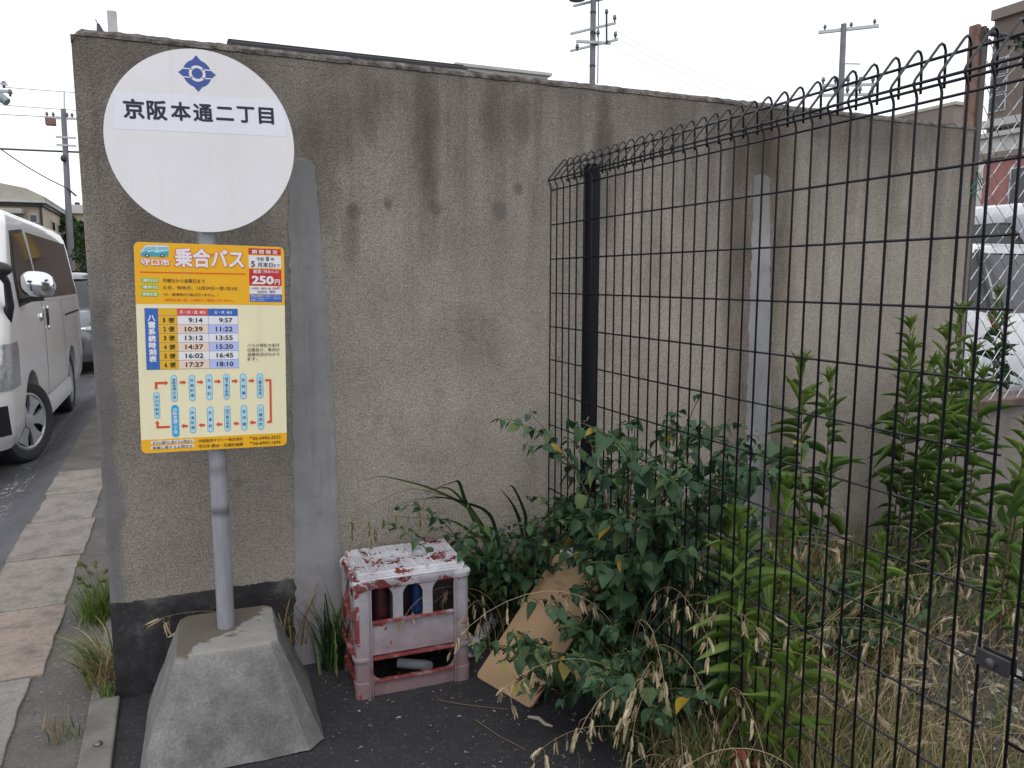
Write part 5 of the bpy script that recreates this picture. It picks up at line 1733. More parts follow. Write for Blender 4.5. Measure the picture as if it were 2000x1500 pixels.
def utility_pole(name, label, base, top, r0, r1):
    t = thing(name, label, 'utility pole', base, 'utility poles')
    mb = MB()
    b, tp = Vector(base), Vector(top)
    n = 12
    mb.tube([b + (tp - b) * k / n for k in range(n + 1)], [r0 + (r1 - r0) * k / n for k in range(n + 1)], 'concrete_pole', 14)
    mb.build('pole', t, smooth=True, auto=50)
    return t
def arm(t, a, b, w=.034):
    mb = MB(); mb.obox(a, b, w, w, 'zinc'); mb.build('crossarm', t)
def insul(t, p, r=.07, h=.22):
    mb = MB()
    mb.tube([p, (p[0], p[1], p[2] + h * .4), (p[0], p[1], p[2] + h * .41), (p[0], p[1], p[2] + h)], [r * .5, r * .5, r, r * .7], 'concrete_pole', 8)
    mb.build('insulator', t, smooth=True)
def cable(label, a, b, sag, r=.012, nm='overhead_cable'):
    mb = MB()
    a, b = Vector(a), Vector(b)
    mb.tube([a + (b - a) * k / 16 + Vector((0, 0, -sag * 4 * (k / 16) * (1 - k / 16))) for k in range(17)], r, 'dark_steel', 5)
    return tag(mb.build(nm), label, 'cable', 'overhead cables')
pm = utility_pole('utility_pole', 'tall utility pole with slanting crossarms rising above the middle of the wall', (13.62, 25, -.1), (13.62, 25, 12.2), .112, .092)
for a, b in (((13.2, 25.85, 9.82), (14.05, 24.2, 9.82)), ((13.2, 25.85, 9.25), (14.13, 24.2, 9.30)), ((13.25, 25.75, 10.72), (14.35, 24.2, 10.78))):
    arm(pm, a, b)
arm(pm, (12.92, 24.86, 9.28), (14.23, 24.86, 9.36), .042)
mb = MB(); mb.tube([(13.88, 24.5, 9.2), (13.86, 24.5, 10.15)], .035, 'dark_steel', 8); mb.build('bracket', pm)
for p in ((14.06, 24.3, 9.88), (14.1, 24.3, 9.35), (13.86, 24.5, 10.1), (13.5, 24.82, 9.55), (13.72, 24.82, 9.5), (12.95, 24.86, 8.98)):
    insul(pm, p)
for z in (9.62, 10.3, 8.55):
    mb = MB(); mb.tube([(13.62, 25, z), (13.62, 25, z + .06)], .108, 'dark_steel', 14); mb.build('band', pm)
mb = MB(); mb.tube([(13.78, 24.9, 8.0), (13.77, 24.9, 11.0)], .02, 'dark_steel', 6); mb.build('conduit', pm)
mb = MB(); mb.tube([(13.05, 25.1, 10.7), (13.05, 25.1, 11.5)], .28, 'concrete_pole', 14); mb.build('transformer', pm, smooth=True, auto=40)
cable('overhead cable running right from the middle pole, uppermost of three', (14.1, 24.3, 9.62), (24, 24, 8.3), .7, .006)
cable('overhead cable running right from the middle pole, second of three', (14.15, 24.3, 9.4), (24, 23.9, 8.0), .7, .006)
cable('overhead cable running right from the middle pole, lowest of three', (14.23, 24.86, 9.36), (24, 23.8, 7.6), .7, .006)
pr_ = utility_pole('utility_pole', 'utility pole with one long top crossarm seen over the wall behind the mesh fence', (22.0, 22, -.1), (21.86, 22, 10.1), .135, .095)
arm(pr_, (21.3, 22.6, 9.92), (22.75, 21.3, 9.95), .05)
for p in ((21.45, 22.45, 9.97), (22.65, 21.4, 10.0), (22.1, 21.9, 9.97)):
    insul(pr_, p, .06, .18)
for z in (8.05, 7.72):
    arm(pr_, (21.2, 22.3, z), (22.9, 21.5, z + .02), .045)
    for k in range(5):
        insul(pr_, (21.3 + k * .38, 22.25 - k * .19, z + .05), .07, .22)
arm(pr_, (21.88, 21.85, 8.75), (22.3, 21.6, 8.72), .02)
pl = utility_pole('utility_pole', 'leaning utility pole with rusty box and crossarms at the left beside the beige building', (-4.40, 42, -.1), (-4.23, 42, 8.95), .17, .11)
arm(pl, (-5.0, 42.0, 8.52), (-3.7, 42.0, 8.56), .05)
arm(pl, (-4.6, 41.9, 7.69), (-3.8, 41.9, 7.69), .04); arm(pl, (-4.6, 41.9, 7.34), (-3.8, 41.9, 7.34), .04)
mb = MB(); mb.box(-4.97, -4.57, 41.8, 42.2, 8.2, 8.5, 'rust'); mb.build('switch_box', pl, bevel=.02)
for p in ((-4.9, 42, 8.55), (-4.65, 42, 8.55), (-4.1, 42, 8.58), (-3.9, 42, 8.58)):
    insul(pl, p)
mb = MB(); mb.tube([(-4.2, 42, 8.9), (-4.15, 42, 9.7)], .02, 'dark_steel', 6); mb.build('rod', pl)
mb = MB(); mb.ball((-4.35, 41.85, 6.75), (.13, .13, .16), 'dark_steel', 10, 8); mb.build('junction_box', pl)
mb = MB(); mb.obox((-4.3, 41.9, 5.45), (-3.95, 41.9, 5.1), .07, .04, 'dark_steel'); mb.build('cable_sleeve', pl)
p4 = utility_pole('utility_pole', 'utility pole at the left picture edge carrying a grey green transformer', (-3.62, 20, -.1), (-3.62, 20, 6.6), .16, .12)
arm(p4, (-3.62, 20, 5.19), (-2.95, 20, 5.22), .03); arm(p4, (-3.62, 19.9, 5.42), (-3.0, 19.9, 5.33), .02)
M['teal_box'] = simple('grey_green_case', (.22, .29, .30), .5)
mb = MB(); mb.tube([(-3.16, 19.9, 5.08), (-3.02, 19.85, 4.97)], [.1, .085], 'teal_box', 12); mb.build('transformer', p4, smooth=True, auto=40)
for p in ((-2.98, 20, 5.12), (-3.08, 20, 5.28)):
    insul(p4, p, .05, .14)
cable('thick dark overhead cable passing the leaning pole on the left', (-9, 42, 7.03), (2, 42, 7.25), .05, .045)
cable('sagging brown cable rising from the leaning pole to the left edge', (-4.3, 42, 5.45), (-8.8, 36, 9.2), .5, .025)
cable('thin overhead cable above the leaning pole, topmost on the left', (-9, 42, 9.73), (2, 42, 9.9), .1, .014)
cable('thin overhead cable at the left, second from the top', (-9, 42, 8.97), (2, 42, 9.1), .1, .014)
cable('thin overhead cable joining the rusty switch box', (-9, 42, 8.62), (-4.4, 42, 8.6), .08, .016)
bt = building('apartment_block', 'tall brown tiled apartment block far behind the chain link fence', 48.0, 62, 24, 35.9, 17.3, 'brown_tile',
              [('s', 49, 50, 13.6, 14.4), ('s', 49, 50, 10.6, 11.4)] + [('w', y, y + 1.0, z, z + .9) for z in (14.0, 12.9, 11.8, 10.0) for y in (35.0 - .2, 32.3)],
              [(47.7, 62, 24, 35.95, 17.305, 17.9, 'brown_tile2', 'roof'), (47.2, 47.99, 24, 35.8, 10.7, 11.15, 'roof_grey', 'balcony'), (47.0, 47.98, 24, 35.8, 9.2, 9.6, 'white_wall', 'balcony'), (47.0, 47.98, 24, 35.8, 7.2, 7.7, 'white_wall', 'balcony')])
building('taupe_building', 'low taupe tiled building just above the right end of the wall', 34.2, 35.9, 27.3, 33, 9.45, 'brown_tile2', [('s', 35.3, 35.7, 8.5, 8.85)],
         [(34.15, 36.0, 27.2, 33, 9.455, 9.6, 'beige_dark', 'roof')])
building('pink_building', 'pink tiled shop building seen through the chain link fence', 24.2, 27, 12, 18.1, 5.1, 'pink_tile', [('w', 16.3, 17.1, 3.6, 4.7)],
         [(23.6, 24.19, 12, 16.2, 3.3, 3.6, 'white_wall', 'awning'), (24.1, 27.2, 11.9, 18.2, 5.105, 5.3, 'brown_tile2', 'roof')])
building('white_house', 'white low building between the pink shop and the brown apartment block', 33, 38, 18, 25, 7.4, 'white_wall', [('w', 21, 24, 5.6, 6.6)],
         [(32.8, 38.2, 17.8, 25.2, 7.405, 7.6, 'roof_grey', 'roof')])
# hollow steel pipe and rag at the back of the wall top
mb = MB(); mb.box(-.146, -.120, 2.775, 2.80, 0, 2.105, 'grey_frame')
tag(mb.build('steel_post', bevel=.003), 'short grey square steel post sticking up behind the left end of the wall', 'post')
mb = MB(); mb.tube([(-.162, 2.78, 1.99), (-.166, 2.78, 2.035), (-.172, 2.78, 2.062)], [.012, .012, .004], 'trim', 8)
mb.tube([(-.172, 2.78, 2.06), (-.178, 2.78, 2.075)], .0015, 'dark_steel', 4)
tag(mb.build('cable_end', smooth=True), 'black taped cable end beside the steel post on the wall top', 'cable')

# ------------------------------------------------------------------ plants
def unit(a):
    return a / np.maximum(np.linalg.norm(a, axis=-1, keepdims=True), 1e-9)
def leaf_template(ts, hw, fold, curl):
    """half folded leaf along +y with length 1, width scale 1"""
    V, F = [], []
    k = len(ts)
    for i, t in enumerate(ts):
        V.append((0, t, -curl * t * t))
    li, ri = {}, {}
    for i in range(1, k - 1):
        li[i] = len(V); V.append((-hw[i], ts[i] - .03 * (i == 1), fold * hw[i] - curl * ts[i] ** 2))
        ri[i] = len(V); V.append((hw[i], ts[i] - .03 * (i == 1), fold * hw[i] - curl * ts[i] ** 2))
    for s_ in (li, ri):
        for i in range(k - 1):
            a, b = i, i + 1
            if i == 0:
                f = (a, b, s_[b])
            elif i == k - 2:
                f = (a, b, s_[a])
            else:
                f = (a, b, s_[b], s_[a])
            F.append(f if s_ is ri else f[::-1])
    return np.array(V), F
HEART = leaf_template([0, .10, .28, .52, .78, 1.0], [0, .30, .40, .33, .15, 0], .35, .22)
LANCE = leaf_template([0, .20, .42, .64, .84, 1.0], [0, .38, .50, .40, .2, 0], .40, .20)
LANCES = [leaf_template([0, .20, .42, .64, .84, 1.0], [0, .38, .50, .40, .2, 0], f_, c_) for f_, c_ in ((.3, .02), (.5, .18), (.35, .38), (.6, .58))]
HEARTS = [leaf_template([0, .10, .28, .52, .78, 1.0], [0, .30, .40, .33, .15, 0], f_, c_) for f_, c_ in ((.15, .05), (.4, .25), (.6, .45))]
def mixed(mb, tpls, g_, mat):
    for i, tp in enumerate(tpls):
        part_ = [x[i::len(tpls)] for x in g_]
        if part_[0]:
            leaves(mb, tp, *part_, mat)
HUSK = leaf_template([0, .25, .6, 1.0], [0, .5, .38, 0], .5, .05)
def leaves(mb, tpl, P_, D, N, L, W, mat):
    T, F = tpl
    P_, D, N = np.asarray(P_, float), unit(np.asarray(D, float)), np.asarray(N, float)
    L, W = np.asarray(L, float), np.asarray(W, float)
    S_ = unit(np.cross(D, N)); N = np.cross(S_, D)
    V = P_[:, None] + D[:, None] * (T[:, 1][None, :, None] * L[:, None, None]) + S_[:, None] * (T[:, 0][None, :, None] * W[:, None, None]) + N[:, None] * (T[:, 2][None, :, None] * L[:, None, None])
    n, k = V.shape[:2]
    mb.addnp(V.reshape(-1, 3), [tuple(i + j * k for i in f) for j in range(n) for f in F], mat)
def blades(mb, mat, B, L, az, a0, a1, wd, K=5, tip=.0):
    """curved tapering ribbons; a0 = lean at the root, a1 = lean at the tip (radians from upright)"""
    B = np.asarray(B, float); n = len(B)
    h = np.stack([np.cos(az), np.sin(az), np.zeros(n)], 1)
    sd = np.stack([-np.sin(az), np.cos(az), np.zeros(n)], 1)
    p = B.copy()
    V = []
    for k in range(K + 1):
        s_ = k / K
        w_ = wd * (1 - s_ ** 1.6) * .5 + 1e-4
        V.append(p - sd * w_[:, None]); V.append(p + sd * w_[:, None])
        a = a0 + (a1 - a0) * (s_ + .5 / K) ** 1.25
        p = p + (h * np.sin(a)[:, None] + np.array([0, 0, 1.0]) * np.cos(a)[:, None]) * (L / K)[:, None]
    V = np.stack(V, 1)
    m_ = 2 * (K + 1)
    F = []
    for j in range(n):
        o = j * m_
        for k in range(K):
            F.append((o + 2 * k, o + 2 * k + 1, o + 2 * k + 3, o + 2 * k + 2))
    mb.addnp(V.reshape(-1, 3), F, mat)
    return p
def ribbon(mb, pts, wd, mat, sub=5, flat=(0, 0, 1)):
    """smooth ribbon through explicit points"""
    P_ = [Vector(p) for p in pts]
    q = []
    for i in range(len(P_) - 1):
        p0, p1, p2, p3 = P_[max(i - 1, 0)], P_[i], P_[i + 1], P_[min(i + 2, len(P_) - 1)]
        for k in range(sub):
            t = k / sub
            q.append(.5 * ((2 * p1) + (p2 - p0) * t + (2 * p0 - 5 * p1 + 4 * p2 - p3) * t * t + (3 * p1 - p0 - 3 * p2 + p3) * t ** 3))
    q.append(P_[-1])
    vs, fs = [], []
    n = len(q)
    for i, p in enumerate(q):
        d = (q[min(i + 1, n - 1)] - q[max(i - 1, 0)]).normalized()
        s_ = d.cross(Vector((0.0, .75, .65))).normalized()
        nn = s_.cross(d)
        w_ = wd * .5 * min(1, (n - i) / (n * .55)) * (.7 + .3 * min(1, i / (n * .2)))
        vs += [p - s_ * w_ , p + nn * w_ * .35, p + s_ * w_]
    for i in range(n - 1):
        a = i * 3
        fs += [(a, a + 1, a + 4, a + 3), (a + 1, a + 2, a + 5, a + 4)]
    mb.add(vs, fs, mat)
    return q
G = np.random.default_rng(11)

def spikelets(mb, P_, D, size, mat, rg, nl=7):
    """flat fans of husks hanging from the points P_"""
    PP, DD, NN, LL, WW = [], [], [], [], []
    for p, d in zip(P_, D):
        d = np.array(d, float); d /= np.linalg.norm(d)
        a = rg.uniform(0, 2 * PI)
        u = np.cross(d, [math.cos(a), math.sin(a), .3]); u /= np.linalg.norm(u)
        L = size * rg.uniform(.75, 1.25)
        w_ = np.cross(d, u)
        for k in range(nl):                                    # husks set alternately along the axis
            sg = 1 if k % 2 else -1
            dd = d + u * sg * rg.uniform(.16, .34) + w_ * rg.uniform(-.08, .08)
            PP.append(p + d * L * (.62 * k / nl)); DD.append(dd); NN.append(w_ + .3 * u * sg); LL.append(L * rg.uniform(.42, .56)); WW.append(L * rg.uniform(.085, .125))
    leaves(mb, HUSK, PP, DD, NN, LL, WW, mat)

def stem_path(b, az, L, a0, a1, K=12, wob=.0, rg=rng):
    p = np.array(b, float); out = [p.copy()]
    for k in range(K):
        s_ = (k + .5) / K
        a = a0 + (a1 - a0) * s_ ** 1.4
        az += rg.uniform(-wob, wob)
        p = p + np.array([math.cos(az) * math.sin(a), math.sin(az) * math.sin(a), math.cos(a)]) * L / K
        out.append(p.copy())
    return out

def dry_oats(label, base, stems, seed, size=.040, green=False, spread=.03, group='clumps of dry oat grass'):
    """arching straw stems with drooping fans of pale husks"""
    rg = random.Random(seed)
    t = thing('oat_grass', label, 'grass', base, group)
    ms, mh = MB(), MB()
    for az, L, a0, a1 in stems:
        b = (base[0] + rg.uniform(-spread, spread), base[1] + rg.uniform(-spread, spread), base[2])
        pts = stem_path(b, az, L, a0, a1, 14, .06, rg)
        ms.tube(pts, [.0016 - .0010 * k / 14 for k in range(15)], 'grass_lime' if green else 'straw', 4, caps=False)
        P_, D = [], []
        for k in range(7, 15):
            for rep in range(1 if k < 11 else 2):
                if rg.random() < .25:
                    continue
                p = pts[k]
                a = rg.uniform(0, 2 * PI)
                ln = rg.uniform(.012, .05)
                q = p + np.array([math.cos(a) * ln * .5, math.sin(a) * ln * .5, -ln * .75])
                ms.tube([p, (p + q) / 2 + np.array([math.cos(a) * .006, math.sin(a) * .006, .004]), q], .0005, 'straw', 3, caps=False)
                P_.append(q); D.append((math.cos(a) * .25, math.sin(a) * .25, -1 + rg.uniform(-.1, .4)))
        P_.append(pts[-1]); D.append(pts[-1] - pts[-2] + np.array([0, 0, -.01]))
        spikelets(mh, P_, D, size, 'seed_green' if green else 'seed', rg)
    ms.build('stems', t)
    mh.build('seed_heads', t)
    n = 14
    mb = MB()
    az = np.array([rg.uniform(0, 2 * PI) for _ in range(n)])
    B = np.array([(base[0] + rg.uniform(-.04, .04), base[1] + rg.uniform(-.04, .04), base[2]) for _ in range(n)])
    blades(mb, 'straw_brown' if not green else 'grass_green', B, np.array([rg.uniform(.15, .34) for _ in range(n)]), az, np.full(n, .15), np.array([rg.uniform(.9, 2.1) for _ in range(n)]), np.full(n, .006))
    mb.build('blades', t)
    return t

def foxtail(ms, mh, b, az, L, a0, a1, head, mat_head, mat_stem, rg, dens=70):
    pts = stem_path(b, az, L, a0, a1, 10, .05, rg)
    ms.tube(pts, .0009, mat_stem, 4, caps=False)
    p, q = pts[-1], pts[-1] - pts[-2]
    d = q / np.linalg.norm(q)
    hp = [p]
    for k in range(5):
        d = d + np.array([math.cos(az) * .12, math.sin(az) * .12, -.14]); d /= np.linalg.norm(d)
        hp.append(hp[-1] + d * head / 5)
    mh.tube(hp, [.0015, .0025, .0028, .0025, .0018, .0006], mat_head, 6)
    PP, DD, NN, LL = [], [], [], []
    for _ in range(dens):
        i = rg.random() * 4.99
        k = int(i)
        o = hp[k] + (hp[k + 1] - hp[k]) * (i - k)
        ax = hp[k + 1] - hp[k]; ax = ax / np.linalg.norm(ax)
        v = np.array([rg.gauss(0, 1) for _ in range(3)]); v -= ax * v.dot(ax); v /= np.linalg.norm(v)
        PP.append(o + v * .003); DD.append(v + ax * 1.1); NN.append(np.cross(v, ax)); LL.append(rg.uniform(.006, .012))
    leaves(mh, HUSK, PP, DD, NN, LL, np.full(len(LL), .0013), mat_head)

def goldenrod(label, base, top, seed, Lf=.105, group='tall narrow leaved weeds', mat='lance_leaf', matt='lance_bright', stem='red_stem', dens=.58, tipfrom=.80, wr=(.115, .165)):
    rg = random.Random(seed)
    t = thing('goldenrod', label, 'plant', base, group)
    b, e = Vector(base), Vector(top)
    H_ = (e - b).length
    mid = (b + e) / 2 + Vector((rg.uniform(-.03, .03), rg.uniform(-.03, .03), .0))
    n = 16
    pts = []
    for k in range(n + 1):
        u = k / n
        pts.append(b * (1 - u) ** 2 + mid * 2 * u * (1 - u) + e * u * u)
    mb = MB(); mb.tube(pts, [.0042 - .0028 * k / n for k in range(n + 1)], stem, 6); mb.build('stem', t, smooth=True)
    def pos(u):
        i = min(n - 1, int(u * n)); f = u * n - i
        return np.array(pts[i] * (1 - f) + pts[i + 1] * f)
    nl = int(H_ / .0115 * dens)
    lo_, hi_ = ([], [], [], [], []), ([], [], [], [], [])
    for k in range(nl):
        u = .10 + .90 * k / nl
        if u < .3 and rg.random() < .35:
            continue
        a = k * 2.399 + rg.uniform(-1.2, 1.2)
        up = u ** 3
        el = .12 - .45 * max(0, .5 - u) + .9 * max(0, (u - .5) / .5) ** 1.5 + rg.gauss(.05, .36)
        L = Lf * (rg.uniform(.7, 1.35)) * (1 - .45 * max(0, (u - .75) / .25)) * (.65 + .35 * min(1, u / .35))
        d = np.array([math.cos(a) * math.cos(el), math.sin(a) * math.cos(el), math.sin(el)])
        g_ = hi_ if u > tipfrom + rg.uniform(-.06, .06) else lo_
        g_[0].append(pos(u)); g_[1].append(d); g_[2].append(np.array([0, 0, 1.0]) + .8 * np.array([rg.uniform(-1, 1), rg.uniform(-1, 1), 0])); g_[3].append(L); g_[4].append(L * rg.uniform(*wr))
    for k in range(9):                                         # upright tuft at the tip
        a = k * 2.399
        el = R(58 + 3 * k)
        hi_[0].append(np.array(pts[-1]) - np.array([0, 0, .01])); hi_[1].append(np.array([math.cos(a) * math.cos(el), math.sin(a) * math.cos(el), math.sin(el)])); hi_[2].append(np.array([-math.cos(a), -math.sin(a), .4])); hi_[3].append(Lf * rg.uniform(.4, .65)); hi_[4].append(Lf * .11)
    mb = MB(); mixed(mb, LANCES, lo_, mat); mb.build('leaves', t, smooth=True)
    mb = MB(); mixed(mb, LANCES[:3], hi_, matt); mb.build('shoot_tip', t, smooth=True)
    return t

def bush(label, base, stems, seed, leaf=.06, yellow=.02, side=.75, group=None, name='leafy_bush', lat=.22):
    rg = random.Random(seed)
    t = thing(name, label, 'bush', base, group)
    ms = MB(); ml = ([], [], [], [], []); my = ([], [], [], [], [])
    mf = ms
    def leafy(pts, first, big):
        K = len(pts) - 1
        for k in range(first, K + 1):
            u = k / K
            for rep in range(2 if k < K else 3):
                a = k * 2.4 + rep * PI + rg.uniform(-.6, .6)
                el = rg.uniform(-.75, .35)
                d = np.array([math.cos(a) * math.cos(el), math.sin(a) * math.cos(el), math.sin(el)])
                L = leaf * big * rg.uniform(.6, 1.25) * (1 - .45 * max(0, u - .7) / .3)
                tgt = my if rg.random() < yellow else ml
                pet = L * .28
                p = pts[k] + d * pet
                ms.tube([pts[k], p], .0008, 'stem', 3, caps=False)
                tgt[0].append(p); tgt[1].append(d + np.array([0, 0, -.35])); tgt[2].append(np.array([rg.uniform(-.5, .5), rg.uniform(-.5, .5), 1.0])); tgt[3].append(L); tgt[4].append(L * rg.uniform(.85, 1.05))
            if u > .5 and rg.random() < .35:                   # little pale flower and berry cluster
                for _ in range(4):
                    q = pts[k] + np.array([rg.uniform(-.012, .012), rg.uniform(-.012, .012), rg.uniform(-.002, .018)])
                    mf.ball(q, .0022, 'seed_green', 5, 4)
    for az, L, a0, a1 in stems:
        pts = stem_path((base[0] + rg.uniform(-.03, .03), base[1] + rg.uniform(-.03, .03), base[2]), az, L, a0, a1, 12, .12, rg)
        ms.tube(pts, [.0045 - .0033 * k / 12 for k in range(13)], 'red_stem', 5, caps=False)
        leafy(pts, 6, 1.0)
        for k in range(3, 12):
            if rg.random() < side:
                a2 = az + rg.choice((-1, 1)) * rg.uniform(.5, 1.5)
                sp = stem_path(pts[k], a2, rg.uniform(.5, 1.2) * lat, rg.uniform(.5, 1.1), rg.uniform(1.2, 1.9), 6, .2, rg)
                ms.tube(sp, [.002 - .0014 * q_ / 6 for q_ in range(7)], 'stem', 4, caps=False)
                leafy(sp, 2, .85)
    ms.build('stems', t)
    mb = MB(); mixed(mb, HEARTS, ml, 'night_leaf'); mb.build('leaves', t, smooth=True)
    if my[0]:
        mb = MB(); leaves(mb, HEART, *my, 'yellow_leaf'); mb.build('yellow_leaves', t, smooth=True)
    return t

# --- the dark leaved bushes around the fence corner
fan = lambda n, L0, L1, t0, t1, d0, d1, sd, a0=0, a1=2 * PI: [(a0 + (a1 - a0) * k / n + random.Random(sd + k).uniform(-.25, .25), random.Random(sd * 3 + k).uniform(L0, L1), random.Random(sd * 5 + k).uniform(t0, t1), random.Random(sd * 7 + k).uniform(d0, d1)) for k in range(n)]
bush('large dark leaved bush growing through the mesh fence near its black post', (1.25, 2.02, .01), [(a, L * (.62 if abs(a - PI) < 1.0 else 1), t0, d1 * (.7 if abs(a - PI) < 1.0 else 1)) for a, L, t0, d1 in fan(19, .6, 1.0, .05, .40, .4, 1.3, 3) if abs(a - PI) > .95] + [(.4, .90, .05, .45), (1.7, .84, .1, .5), (4.4, .92, .08, .45), (5.4, .98, .04, .4), (2.9, .62, .0, .35), (3.5, .55, .05, .4), (4.7, .72, .1, .8), (5.1, .66, .1, .9)], 21, .062, .02)
bush('dark bush filling the fence corner between crate and black post', (1.06, 2.52, .0), fan(12, .40, .68, .05, .35, .4, 1.4, 9), 22, .052, .015, .7)
bush('low dark bush with branches spreading over the leaning tan board', (1.16, 1.98, .0), [(PI * .93, .46, .7, 1.75), (PI * 1.12, .36, .7, 1.9), (PI * 1.25, .34, .5, 1.9), (PI * 1.4, .40, .4, 1.8), (PI * 1.5, .34, .6, 2.0), (PI * 1.33, .46, .3, 1.7), (PI * 1.06, .44, .6, 1.7), (PI * 1.6, .36, .5, 1.8)], 23, .050, .05, .42, None, 'leafy_bush', .15)
bush('dark leaved bush drooping to the asphalt in front of the fence foot', (1.17, 1.80, .0), fan(11, .32, .58, .2, .6, 1.2, 2.0, 41), 28, .058, .02, .6, None, 'leafy_bush', .15)
bush('dark bush just inside the mesh fence right of the black post', (1.55, 2.25, .03), fan(8, .40, .62, .1, .5, .7, 1.6, 14), 24, .046, .01, .55)
bush('low sprawling dark weed on the dry grass inside the fence', (1.95, 1.98, .03), fan(11, .30, .5, .5, .9, 1.3, 1.9, 17), 25, .042, .01, .7)

# --- tall narrow leaved weeds
GR = [
 ('tall green weed at the left of the clump by the wall end', (2.74, 2.30, .02), (2.739, 2.30, 1.01), 105),
 ('second tallest weed of the clump by the wall end, left of the tallest', (2.80, 2.40, .02), (2.838, 2.40, 1.10), 110),
 ('shorter weed in the middle of the clump by the wall end', (2.76, 2.22, .02), (2.77, 2.22, .96), 95),
 ('leafy weed in the clump by the wall end, just left of the tallest', (2.90, 2.30, .02), (2.93, 2.30, 1.06), 105),
 ('tallest weed, standing against the right end of the stucco wall', (3.05, 2.40, .02), (3.145, 2.40, 1.15), 115),
 ('weed before the rusty post at the right end of the clump', (2.95, 2.22, .02), (3.02, 2.24, 1.0), 105),
 ('weed in front of the low block wall, tip at the chain link foot', (2.85, 2.08, .02), (2.89, 2.10, .92), 100),
 ('short weed in front of the clump by the wall end', (2.72, 2.12, .02), (2.745, 2.14, .90), 95),
 ('lone small weed at the far right in front of the low block wall', (2.50, 1.68, .02), (2.54, 1.68, .72), 90),
 ('small yellow green weed behind the right edge of the mesh fence', (2.72, 1.82, .02), (2.76, 1.82, .78), 90),
 ('left one of two weeds beside the second mortar strip', (2.28, 2.40, .02), (2.275, 2.42, .955), 115),
 ('right one of two weeds beside the second mortar strip', (2.36, 2.38, .02), (2.41, 2.40, .90), 100),
]
for k, (lb, b, tp, lf_) in enumerate(GR):
    goldenrod(lb, b, tp, 100 + k, lf_ / 1000 * 1.2)
BRT = [
 ('bright green leafy weed right in front of the mesh fence wires', (1.285, 1.52, .02), (1.27, 1.545, .70), 110, 1.2),
 ('bright green weed behind the fence wires, taller and right of the dark bush', (1.46, 1.62, .02), (1.455, 1.585, .755), 110, 1.1),
 ('bright green weed with broad yellowish leaves low at the fence foot', (1.30, 1.40, .02), (1.295, 1.345, .43), 120, 1.0),
 ('leafy weed close behind the fence between the bright and the dark plants', (1.40, 1.72, .02), (1.385, 1.72, .62), 100, 1.0),
 ('small light green weed in the middle of the dry grass', (2.05, 1.80, .03), (2.07, 1.80, .46), 95, .9),
]
for k, (lb, b, tp, lf_, dn) in enumerate(BRT):
    goldenrod(lb, b, tp, 140 + k, lf_ / 1000, 'bright narrow leaved weeds at the fence', 'lance_leaf', 'lance_bright', 'red_stem', dn * .9, (.32, .45, .15, .85, .7)[k], (.14, .20))
goldenrod('dark leafy weed in front of the white car behind the chain link fence', (4.25, 3.02, 0), (4.22, 3.0, 1.22), 161, .12, 'weeds behind the chain link fence', 'night_leaf', 'lance_leaf', 'red_stem', .7)
goldenrod('dark leafy weed low at the right picture edge behind the chain link fence', (4.42, 3.1, 0), (4.42, 3.1, 1.08), 162, .12, 'weeds behind the chain link fence', 'night_leaf', 'lance_leaf', 'red_stem', .7)
# withered reddish plant at the bottom
rg = random.Random(5)
t = thing('withered_weed', 'withered weed with reddish leaves at the bottom of the mesh fence', 'plant', (1.27, 1.36, 0))
mb = MB(); pts = stem_path((1.27, 1.36, 0), 2.5, .22, .2, .9, 8, .1, rg); mb.tube(pts, .002, 'red_stem', 5); mb.build('stem', t)
mb = MB()
P_, D, N, L, W_ = [], [], [], [], []
for k in range(34):
    a = k * 2.4
    P_.append(pts[1 + k % 8]); D.append((math.cos(a), math.sin(a), rg.uniform(-1.2, .1))); N.append((0, 0, 1)); L.append(rg.uniform(.03, .055)); W_.append(.018)
leaves(mb, LANCE, P_, D, N, L, W_, 'red_leaf'); mb.build('leaves', t, smooth=True)

# --- clumps of dry oat grass with hanging seed heads
dry_oats('dry oat grass hanging over the right side of the crate', (.98, 2.46, 0), [(PI * 1.15, .58, .0, 2.4), (PI * 1.25, .52, .05, 2.6), (PI * 1.05, .55, .0, 2.6)], 31)
dry_oats('dry oat grass drooping before the middle of the large dark bush', (1.20, 1.90, .0), [(PI * 1.35, .78, .0, 2.2), (PI * 1.5, .82, .05, 1.9), (PI * 1.4, .66, .1, 2.6), (PI * 1.6, .74, .02, 1.8)], 32)
dry_oats('tallest dry oat grass with pale heads arching over the dark bush', (1.22, 1.92, .0), [(PI * 1.6, .95, .0, 1.7), (PI * 1.75, .90, .05, 1.8), (PI * 1.45, .92, .05, 2.0), (PI * 1.1, .86, .1, 2.2)], 33)
dry_oats('dry oat grass bending over the asphalt at the lower middle', (1.17, 1.72, .0), [(PI * 1.15, .62, .2, 2.2), (PI * 1.05, .66, .25, 2.1), (PI * 1.25, .55, .2, 2.3), (PI * 1.3, .70, .1, 2.0), (PI * 1.32, .45, .35, 2.2)], 34)
dry_oats('dry oat grass leaning left over the lowest asphalt edge', (1.16, 1.55, .0), [(PI * 1.08, .42, .55, 2.0), (PI * 1.2, .46, .5, 1.9), (PI * .98, .50, .45, 2.1), (PI * 1.3, .36, .5, 2.1)], 35)
dry_oats('dry oat grass hanging in front of the bright green weed', (1.25, 1.60, .0), [(PI * 1.5, .80, .0, 2.2), (PI * 1.65, .84, .05, 2.0), (PI * 1.4, .72, .05, 2.4), (PI * 1.8, .78, .05, 2.0)], 36)
dry_oats('dry oat grass reaching across the fence wires right of the bright weed', (1.45, 1.58, .02), [(PI * 1.85, .82, .0, 1.9), (0, .70, .1, 2.0)], 37)
